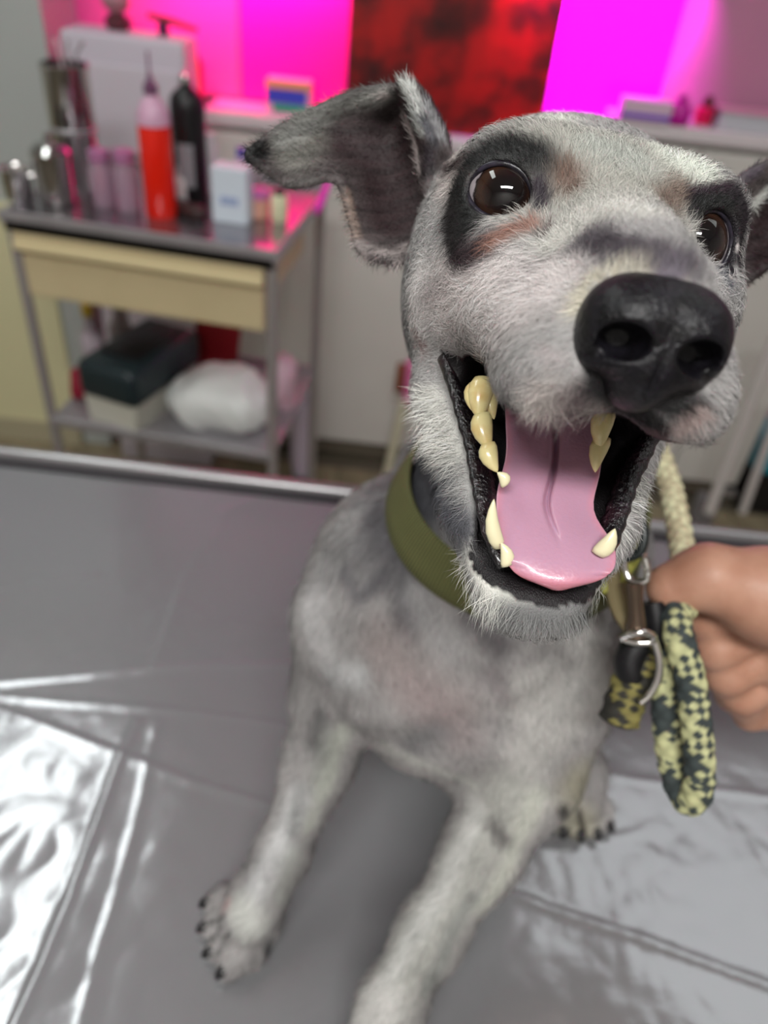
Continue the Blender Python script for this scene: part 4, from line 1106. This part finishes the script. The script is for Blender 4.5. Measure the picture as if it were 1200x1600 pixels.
# steel cup, jar and tall canister at the left
b0 = obj_at(32, 312)
cup = empty('steel_cup', b0, 'small steel cup at the far left end of the trolley top', 'cup')
MB().lathe([(.019, 0), (.024, .006), (.026, .05), (.028, .056), (.026, .056), (.023, .05), (.020, .008)], n=24).build('bowl', m_steel2, cup, True)
MB().tube([(.024, 0, .045), (.05, .01, .05), (.055, .02, .075)], .003, 8).build('handle', m_steel2, cup, True)
b0 = obj_at(92, 318)
jar = empty('steel_jar', b0, 'steel jar with rounded lid beside the small cup', 'jar')
MB().lathe([(.026, 0), (.032, .004), (.033, .078), (.034, .082), (.030, .082)], n=28).build('jar_body', m_steel2, jar, True)
l = MB().lathe([(.0345, .083), (.035, .090), (.026, .101), (.010, .106), (.004, .107)], n=28).build('lid', m_steel2, jar, True)
MB().lathe([(.004, .106), (.008, .112), (.008, .118), (.003, .121)], n=16).build('knob', m_steel2, l, True)
b0 = obj_at(128, 290)
can = empty('tall_canister', b0, 'tall polished steel canister standing behind the steel jar', 'canister')
MB().lathe([(.038, 0), (.041, .004), (.041, .200), (.043, .204), (.043, .210), (.038, .210), (.038, .02)], n=32).build('canister_body', m_steel2, can, True)
hh = MB(); hh.lathe([(.043, .0), (.043, .006), (.041, .008)], (0, 0, .100), 32); hh.build('band', m_steel, can, True)
f_ = MB()
for a in (-.5, .3, 1.2):
    f_.tube([(.012 * a, .005, .19), (.018 * a, .008, .225), (.030 * a, .012, .245)], .003, 8)
f_.build('forceps', m_steel, can, True)
# clear jars
for i, (px, py, r, h) in enumerate(((165, 322, .021, .085), (203, 330, .022, .092))):
    b0 = obj_at(px, py)
    j = empty('glass_jar', b0, ('clear glass jar next to the tall canister', 'clear glass jar left of the orange spray bottle')[i], 'jar', group='clear jars on the trolley')
    MB().lathe([(r * .95, 0), (r, .003), (r, h * .8), (r * .8, h * .9), (r * .8, h), (r * .72, h), (r * .72, h * .88), (r * .92, h * .78), (r * .92, .005)], n=24).build('glass', m_pinkglass, j, True)
    MB().lathe([(r * .85, h - .006), (r * .88, h), (r * .88, h + .012), (r * .7, h + .014)], n=24).build('lid', mat('mauve_lid', (170, 110, 150), .4), j, True)
# spray bottle
b0 = obj_at(253, 336)
sb = empty('spray_bottle', b0, 'clear bottle of orange red liquid with thin nozzle on the trolley', 'bottle')
m_or = mat('orange_liquid', (228, 30, 8), .15, spec=.5)
MB().lathe([(.026, 0), (.028, .004), (.028, .150), (.027, .153)], n=28).build('liquid', m_or, sb, True)
MB().lathe([(.0285, .1535), (.0285, .165), (.022, .183), (.011, .196), (.011, .200)], n=28).build('shoulder', mat('pink_plastic', (214, 170, 196), .3, alpha=.9), sb, True)
MB().lathe([(.012, .200), (.012, .214), (.006, .218), (.005, .226), (.0025, .230), (.0020, .262)], n=18).build('nozzle', mat('mauve_cap', (110, 70, 100), .4), sb, True)
# black pump bottle
b0 = obj_at(302, 318)
kb = empty('pump_bottle', b0, 'tall black bottle with rounded shoulders and silver tip behind the orange bottle', 'bottle')
MB().lathe([(.028, 0), (.030, .005), (.031, .168), (.029, .184), (.018, .196), (.011, .200), (.010, .206)], n=28).build('bottle_body', m_black, kb, True)
MB().lathe([(.009, .204), (.010, .214), (.007, .220)], n=16).build('cap', m_steel2, kb, True)
MB().box((0, -.0300, .075), (.030, .002, .075), .0008).build('grey_label', mat('label_grey', (136, 136, 142), .4), kb)
# clippers and small bottles
thing1('white_tube', 'small white bottle standing in front of the black bottle', 'bottle', obj_at(287, 322), lambda b: b.lathe([(.012, 0), (.0135, .003), (.0135, .050), (.009, .060), (.008, .072)], n=20), mat('white_plastic', (208, 204, 206), .4))
thing1('white_tube', 'slim white bottle between the black bottle and white box', 'bottle', obj_at(333, 300), lambda b: b.lathe([(.013, 0), (.014, .003), (.014, .085), (.009, .095), (.008, .108)], n=20), mat('white_plastic', (214, 208, 214), .4))
sc = obj_at(295, 338)
cp = empty('hair_clippers', sc, 'dark brown grooming clippers lying in front of the orange bottle', 'clippers', rz=-.5)
MB().box((0, 0, .013), (.075, .030, .024), .010, seg=4).build('clipper_body', mat('dark_brown_plastic', (58, 40, 40), .4), cp, True)
MB().box((-.045, 0, .012), (.022, .034, .010), .002).build('blade', m_steel, cp)
# white box with blue print
b0 = obj_at(360, 349)
wb = empty('carton', b0 + uy * .02, 'white carton with a pale blue print on the trolley top', 'box', rz=yaw)
MB().box((0, 0, .048), (.066, .045, .096), .0025).build('carton_body', mat('carton_white', (206, 216, 226), .5), wb)
MB().box((0, -.0228, .040), (.034, .001, .014), .0002).build('print', mat('pale_blue_ink', (150, 166, 200), .5), wb)
# little pots on the right corner
b0 = obj_at(406, 340)
pot = empty('plastic_pot', b0, 'peach coloured pot with mauve lid right of the white carton', 'pot')
MB().lathe([(.015, 0), (.018, .003), (.018, .034), (.016, .036)], n=24).build('pot_body', mat('peach_plastic', (216, 160, 140), .4), pot, True)
MB().lathe([(.0185, .037), (.0185, .050), (.016, .052)], n=24).build('lid', mat('mauve_plastic', (196, 110, 170), .4), pot, True)
b0 = obj_at(436, 345)
pot = empty('cream_bottle', b0, 'short cream coloured bottle at the right corner of the trolley', 'bottle')
MB().lathe([(.014, 0), (.016, .003), (.016, .042), (.013, .048)], n=24).build('bottle_body', mat('cream_plastic', (216, 214, 178), .4), pot, True)
MB().lathe([(.009, .048), (.009, .058), (.007, .060)], n=16).build('cap', m_black, pot, True)
b0 = obj_at(378, 292)
cb2 = empty('blue_capped_tube', b0, 'tube with violet blue cap behind the white carton', 'tube')
MB().lathe([(.012, 0), (.013, .003), (.012, .055), (.008, .058)], n=20).build('tube_body', mat('pink_white_plastic', (210, 180, 204), .4), cb2, True)
MB().lathe([(.009, .058), (.009, .074), (.007, .076)], n=16).build('cap', mat('violet_blue', (70, 62, 170), .4), cb2, True)
hk = empty('pink_hook', cfr + uy * .30 + ux * .012 - np.array([0, 0, TOPZ]) + np.array([0, 0, TOPZ]), 'pink tube hung on the right corner of the trolley', 'tube')
MB().tube(catmull([(0, -.10, .015), (.006, -.05, .03), (.010, 0, .045)], 12), .007, 10).build('tube', mat('hot_pink_plastic', (230, 60, 190), .35), hk, True)

# lower shelf of the trolley
def sh(px, py): return onz(px, py, SHZ)
b0 = sh(190, 672)
tb = empty('storage_case', b0 + uy * .10 , 'plastic storage case with a dark green lid on the lower shelf', 'case', rz=yaw - .22)
MB().prism([(-.056, 0), (.056, 0), (.064, .062), (-.064, .062)], -.095, .13).build('case_base', mat('case_white', (196, 194, 182), .5), tb)
ld = MB(); ld.box((0, .020, .102), (.142, .250, .084), .020, seg=4)
ld = ld.build('lid', mat('dark_green_plastic', (26, 40, 44), .38), tb, True)
MB().box((0, .03, .146), (.09, .16, .014), .005).build('lid_tray', m_black, ld, True)
# white bag: soft lump
def blob(name, label, cat, c, size, m, seed, amp=.12, rz=0, parent=None):
    bm = bmesh.new(); bmesh.ops.create_icosphere(bm, subdivisions=4, radius=1.0)
    r = np.random.default_rng(seed); ks = r.normal(size=(8, 3)) * 2.6; ph = r.uniform(0, 7, 8)
    for v in bm.verts:
        p = np.array(v.co); d = 1 + amp * sum(math.sin(k @ p + f) for k, f in zip(ks, ph)) / 3 + .04 * math.sin(18 * p[0] + 9 * p[2])
        q = p * d; q = np.sign(q) * np.abs(q) ** .8
        v.co = Vector((q[0] * size[0], q[1] * size[1], max(q[2], -.72) * size[2] + .72 * size[2]))
    me = bpy.data.meshes.new(name); bm.to_mesh(me); bm.free(); o = link_mesh(name, me, m, parent, True)
    o.location = [float(x) for x in c]; o.rotation_euler = (0, 0, rz)
    if label: tag(o, label, cat)
    return o
b0 = sh(325, 695)
blob('plastic_bag', 'bulging white plastic bag on the lower shelf beside the case', 'bag', b0 + uy * .11, (.112, .085, .066), mat('bag_white', (216, 218, 216), .45), 3)
blob('red_cloth', 'folded dark red cloth behind the white plastic bag', 'cloth', sh(280, 665) + uy * .25, (.050, .030, .105), mat('dark_red_cloth', (150, 22, 36), .8), 5, .2)
blob('red_bag', 'small dark red bag left of the storage case', 'bag', sh(100, 650) + uy * .10, (.026, .04, .035), mat('maroon', (140, 20, 48), .7), 8, .2)
blob('pink_packet', 'pink and white packet at the right end of the lower shelf', 'packet', sh(405, 690) + uy * .17, (.030, .05, .068), mat('pink_packet', (216, 180, 196), .5, noise=(30, (190, 60, 80), .62, .7)), 9, .15)
j = empty('glass_bottle', sh(92, 640) + uy * .18, 'clear bottle with a yellow neck behind the small red bag', 'bottle')
MB().lathe([(.024, 0), (.026, .003), (.026, .09), (.012, .12), (.012, .14)], n=24).build('glass', mat('smoky_glass', (190, 176, 186), .2, alpha=.75), j, True)
MB().lathe([(.013, .14), (.013, .165), (.010, .168)], n=16).build('cap', mat('yellow_cap', (190, 160, 50), .5), j, True)
j = empty('glass_bottle', sh(128, 645) + uy * .22, 'grey clear bottle half hidden by the storage case lid', 'bottle')
MB().lathe([(.024, 0), (.026, .003), (.026, .10), (.012, .13), (.012, .15)], n=24).build('glass', mat('grey_glass', (150, 140, 140), .2, alpha=.8), j, True)
MB().lathe([(.013, .15), (.013, .170), (.010, .172)], n=16).build('cap', mat('white_cap', (206, 204, 214), .5), j, True)
# bags behind the trolley's right leg
blob('plastic_bag', 'small lilac and white bag on the floor right of the trolley', 'bag', onz(462, 735, .12)*np.array([1,1,0]) + np.array([0, .12, .0]), (.035, .05, .19), mat('lilac_bag', (204, 190, 208), .45), 11, .2)
blob('green_bag', 'dark green bag low behind the right trolley leg', 'bag', onz(462, 735, .02)*np.array([1,1,0]) + np.array([.02, -.10, 0]), (.04, .04, .03), mat('dark_green', (70, 84, 70), .6), 12, .2)

# ------------------------------------------------------------------ cabinets behind
CY = 1.955
def cabinet(x0, x1, z1, label, ndoor, yb=FLOOR_Y1 - .012):
    c = empty('base_cabinet', (x0, CY, 0), label, 'cabinet')
    W = x1 - x0; D = yb - CY
    MB().box((W / 2, D / 2 + .01, z1 / 2 + .02), (W, D - .02, z1 - .10), .002).build('carcass', m_white, c)
    MB().box((W / 2, D / 2 + .02, .035), (W - .01, D - .06, .07), .001).build('plinth', mat('plinth_dark', (120, 110, 96), .6), c)
    MB().box((W / 2, D / 2 - .005, z1 - .016), (W + .004, D + .012, .03), .004).build('counter_top', mat('counter_white', (216, 206, 210), .25), c)
    dw = W / ndoor
    for i in range(ndoor):
        d_ = MB().box((dw * (i + .5), -.004, z1 / 2 + .018), (dw - .006, .016, z1 - .125), .003).build('door', m_white, c)
        MB().tube([(dw * (i + .5) + (dw * .4 if i % 2 == 0 else -dw * .4), -.024, z1 - .24), (dw * (i + .5) + (dw * .4 if i % 2 == 0 else -dw * .4), -.024, z1 - .14)], .004, 8).build('handle', m_steel, d_, True)
    return c
zl = float(aty(380, 176, CY)[2]); zr = float(aty(1130, 204, CY)[2])
xm = float(aty(905, 400, CY)[0])
b0_ = aty(286, 60, 1.84) + .006
cabinet(float(b0_[0]) , xm, zl, 'white cabinet behind the trolley with a pink lit counter', 1)
cabinet(xm + .007, 1.05, zr, 'taller white cabinet behind the head of the dog', 3)
def onc(px, py, z): return onz(px, py, z)
# white appliance on the left counter
b0 = np.array([(aty(92, 60, 1.84)[0] + aty(286, 60, 1.84)[0]) / 2, 1.885, 0])
ap = empty('white_appliance', b0, 'plain white box shaped appliance standing on the floor behind the trolley', 'appliance')
aw = float(aty(286, 60, 1.84)[0] - aty(92, 60, 1.84)[0]); ah = float(aty(190, 56, 1.84)[2])
MB().box((0, .010, ah / 2), (aw, .11, ah), .010, seg=3).build('housing', mat('appliance_white', (200, 192, 204), .45), ap, True)
MB().box((0, -.046, ah * .5), (aw * .90, .006, ah * .90), .004).build('front_panel', mat('appliance_panel', (206, 198, 208), .45), ap)
MB().box((0, -.050, ah * .10), (aw * .5, .004, .006), .001).build('vent', m_steel, ap)
zt = ah
b0 = onz(182, 48, zt)
fg = empty('brown_ornament', b0 + np.array([0, .015, 0]), 'small brown and grey ornament on top of the white appliance', 'ornament')
MB().lathe([(.022, 0), (.028, .010), (.026, .022), (.014, .030)], n=20).build('base', mat('dark_brown', (90, 40, 50), .6), fg, True)
MB().lathe([(.010, .028), (.026, .042), (.030, .055), (.020, .075), (.006, .082)], n=20).build('top', mat('dusty_brown', (170, 120, 130), .6), fg, True)
b0 = onz(246, 56, zt)
tl = empty('red_handled_tool', b0 + np.array([.01, .012, 0]), 'tool with dark red handle lying across the appliance top', 'tool')
MB().tube([(-.03, 0, .035), (.02, -.002, .028), (.075, -.004, .018)], [.006, .007, .005], 10).build('handle', mat('dark_red_plastic', (150, 30, 40), .5), tl, True)
MB().lathe([(.010, 0), (.011, .003), (.011, .022), (.008, .026)], n=16).build('foot', mat('deep_violet', (60, 20, 60), .5), tl, True)
# red bottle behind the black one
b0 = onz(306, 160, zl)
rb = empty('red_bottle', b0 + np.array([0, .0, 0]), 'bright red bottle between the white appliance and the counter wall', 'bottle')
MB().lathe([(.018, 0), (.020, .003), (.020, .085), (.010, .10)], n=20).build('bottle_body', mat('bright_red', (250, 10, 40), .35), rb, True)
MB().lathe([(.009, .10), (.009, .115), (.007, .117)], n=16).build('cap', mat('red_cap', (220, 30, 60), .4), rb, True)
# striped carton on the counter
a_, b_ = aty(419, 150, 2.03), aty(487, 155, 2.03); wct = float(b_[0] - a_[0])
top = float(aty(452, 123, 2.03)[2]); hct = top - zl
ct = empty('striped_carton', ((a_[0] + b_[0]) / 2, 2.03, zl), 'carton with peach, blue and green bands on the counter', 'box')
MB().box((0, 0, hct / 2), (wct, .05, hct), .002).build('carton_body', mat('carton_pinkwhite', (214, 170, 200), .5), ct)
MB().box((0, -.026, hct * .86), (wct, .003, hct * .26), .0005).build('peach_band', mat('peach_band', (216, 160, 110), .5), ct)
MB().box((-.004, -.026, hct * .50), (wct * .9, .003, hct * .42), .0005).build('blue_band', mat('blue_band', (50, 72, 190), .5), ct)
MB().box((.006, -.026, hct * .13), (wct * .8, .003, hct * .24), .0005).build('green_band', mat('green_band', (30, 160, 120), .5), ct)

# splashback panels behind the counters, magenta lamp glow painted into their colour
for a_, b2_, colr, lab in ((92, 372, (226, 96, 170), 'splashback panel painted with rose pink lamp glow behind the white appliance'), (376, 700, (248, 30, 176), 'splashback panel painted with hot pink lamp glow left of the red picture'), (704, 1056, (240, 30, 232), 'splashback panel painted with vivid magenta lamp glow right of the red picture')):
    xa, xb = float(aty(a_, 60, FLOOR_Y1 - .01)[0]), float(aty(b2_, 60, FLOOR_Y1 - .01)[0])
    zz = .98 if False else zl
    pn = MB().box((0, 0, .5), (xb - xa, .010, 1.0), .001).build('glow_splashback', mat('painted_pink_glow', colr, .3), None)
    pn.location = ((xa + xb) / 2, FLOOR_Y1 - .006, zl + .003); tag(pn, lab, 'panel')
# red picture board
pa, pb = aty(545, 60, 1.985), aty(872, 60, 1.985)
pz0 = float(min(zl, zr)); pw = float(pb[0] - pa[0]); ph_ = .75
m_pic = bpy.data.materials.new('red_picture'); m_pic.use_nodes = True
nt = m_pic.node_tree; b = nt.nodes['Principled BSDF']; b.inputs['Roughness'].default_value = .35
tc = nt.nodes.new('ShaderNodeTexCoord'); n1 = nt.nodes.new('ShaderNodeTexNoise'); n1.inputs['Scale'].default_value = 6.5; n1.inputs['Detail'].default_value = 5; n1.inputs['Roughness'].default_value = .55
nt.links.new(tc.outputs['Object'], n1.inputs['Vector'])
rp = nt.nodes.new('ShaderNodeValToRGB'); e_ = rp.color_ramp.elements
e_[0].position = .34; e_[0].color = rgba((44, 6, 8)); e_[1].position = .72; e_[1].color = rgba((214, 60, 20))
for p_, c_ in ((.45, (104, 6, 8)), (.54, (168, 8, 12)), (.63, (190, 14, 14))):
    q = rp.color_ramp.elements.new(p_); q.color = rgba(c_)
nt.links.new(n1.outputs['Fac'], rp.inputs[0]); nt.links.new(rp.outputs[0], b.inputs['Base Color'])
pic = empty('picture', ((pa[0] + pb[0]) / 2, 1.985, zl), 'large red mottled picture board standing on the back counter', 'picture')
MB().box((0, 0, ph_ / 2), (pw, .012, ph_), .002).build('canvas', m_pic, pic)
MB().box((0, .012, ph_ / 2), (pw - .03, .016, ph_ - .03), .002).build('stretcher', mat('board_back', (120, 90, 70), .7), pic)

# things on the right counter
b0 = onz(1010, 196, zr)
bx = empty('low_carton', b0 + np.array([0, .05, 0]), 'low white carton with a blue line behind the skull of the dog', 'box')
MB().box((0, 0, .022), (.11, .05, .044), .002).build('carton_body', mat('carton_lilac', (210, 180, 200), .5), bx)
MB().box((0, -.0258, .013), (.11, .002, .010), .0004).build('blue_line', mat('blue_violet', (110, 60, 190), .5), bx)
b0 = onz(1062, 200, zr)
bt = empty('violet_bottle', b0 + np.array([0, .04, 0]), 'violet rounded bottle right of the low carton', 'bottle')
MB().lathe([(.022, 0), (.027, .006), (.027, .030), (.016, .045), (.010, .050)], n=22).build('bottle_body', mat('violet_plastic', (190, 20, 150), .4), bt, True)
MB().lathe([(.009, .05), (.009, .058), (.006, .06)], n=14).build('cap', mat('purple_cap', (150, 20, 120), .4), bt, True)
b0 = onz(1100, 196, zr)
bt = empty('crimson_jar', b0 + np.array([0, .02, 0]), 'small crimson jar with a dark top on the right counter', 'jar')
MB().lathe([(.018, 0), (.021, .004), (.021, .030), (.015, .036)], n=22).build('jar_body', mat('crimson', (214, 10, 80), .4), bt, True)
MB().lathe([(.014, .036), (.013, .048), (.006, .058)], n=18).build('lid', mat('dark_crimson', (90, 10, 30), .4), bt, True)
x0 = float(onz(1112, 200, zr)[0])
sd_ = empty('white_tray', (x0 + .26, CY + .05, zr), 'long white tray on the counter at the upper right', 'tray')
MB().prism([(-.035, 0), (.035, 0), (.040, .032), (.034, .032), (.030, .006), (-.030, .006), (-.034, .032), (-.040, .032)], -.25, .25, axis='x').build('tray_body', mat('tray_white', (196, 196, 204), .4), sd_)
MB().box((0, .0, .036), (.5, .07, .006), .002).build('tray_cover', mat('tray_cover', (206, 150, 170), .4), sd_)

# small stool / stand legs at the right: white sloping tubes, dark foot, teal bin
m_wt = mat('white_tube', (204, 198, 196), .35)
fs = empty('folding_stand', onz(1110, 850, 0), 'white folding stand with slanting tubes at the right edge', 'stand')
fl = np.array(fs.location)
def rp_(px, py, y): return aty(px, py, y) - fl
MB().tube([rp_(1108, 800, 1.74), rp_(1215, 520, 1.74)], .015, 12).build('tube_leg', m_wt, fs, True)
MB().tube([rp_(1160, 800, 1.78), rp_(1225, 620, 1.78)], .012, 12).build('tube_leg', m_wt, fs, True)
MB().box(rp_(1098, 800, 1.78), (.06, .05, .12), .01).build('foot_block', mat('grey_rubber', (110, 106, 108), .6), fs, True)
MB().box(rp_(1135, 770, 1.76), (.05, .02, .02), .004).build('cross_bar', mat('grey_metal', (130, 128, 126), .4, metal=.5), fs, True)
bn = empty('teal_bin', (1.30, 2.0, 0), 'teal plastic bin with a black base at the right edge', 'bin')
bl = np.array(bn.location); 
zt_ = float(aty(1200, 690, bl[1])[2])
bxx = float(aty(1186, 720, 1.92)[0] - bl[0])
z1_, z2_ = float(aty(1200, 690, 1.92)[2]), float(aty(1200, 745, 1.92)[2])
MB().box((bxx + .15, 0, (z1_ + z2_) / 2), (.30, .16, z1_ - z2_), .02, seg=3).build('bin_body', mat('teal_plastic', (20, 140, 160), .4), bn, True)
MB().box((bxx + .15, 0, z2_ / 2), (.29, .15, z2_ - .002), .006).build('bin_base', m_black, bn)
# broom-like stick with pink and brown head behind the jaw
stx = aty(637, 600, 1.80)
br = empty('brush', (stx[0], 1.80, 0), 'brush with a pink and brown head and pale handle leaning behind the dog', 'brush')
bl = np.array(br.location)
MB().tube([(-.035, 0, .0), (-.004, .02, float(stx[2]) - .05)], .013, 12).build('handle', mat('pale_wood', (206, 200, 176), .5), br, True)
MB().box((.012, .02, float(stx[2]) ), (.045, .04, .125), .012, seg=3).build('pink_head', mat('pink_bristle', (216, 110, 160), .6), br, True)
MB().box((-.022, .02, float(stx[2]) + .005), (.022, .03, .08), .005).build('brown_block', mat('brown_block', (126, 62, 30), .6), br, True)
print('all done')
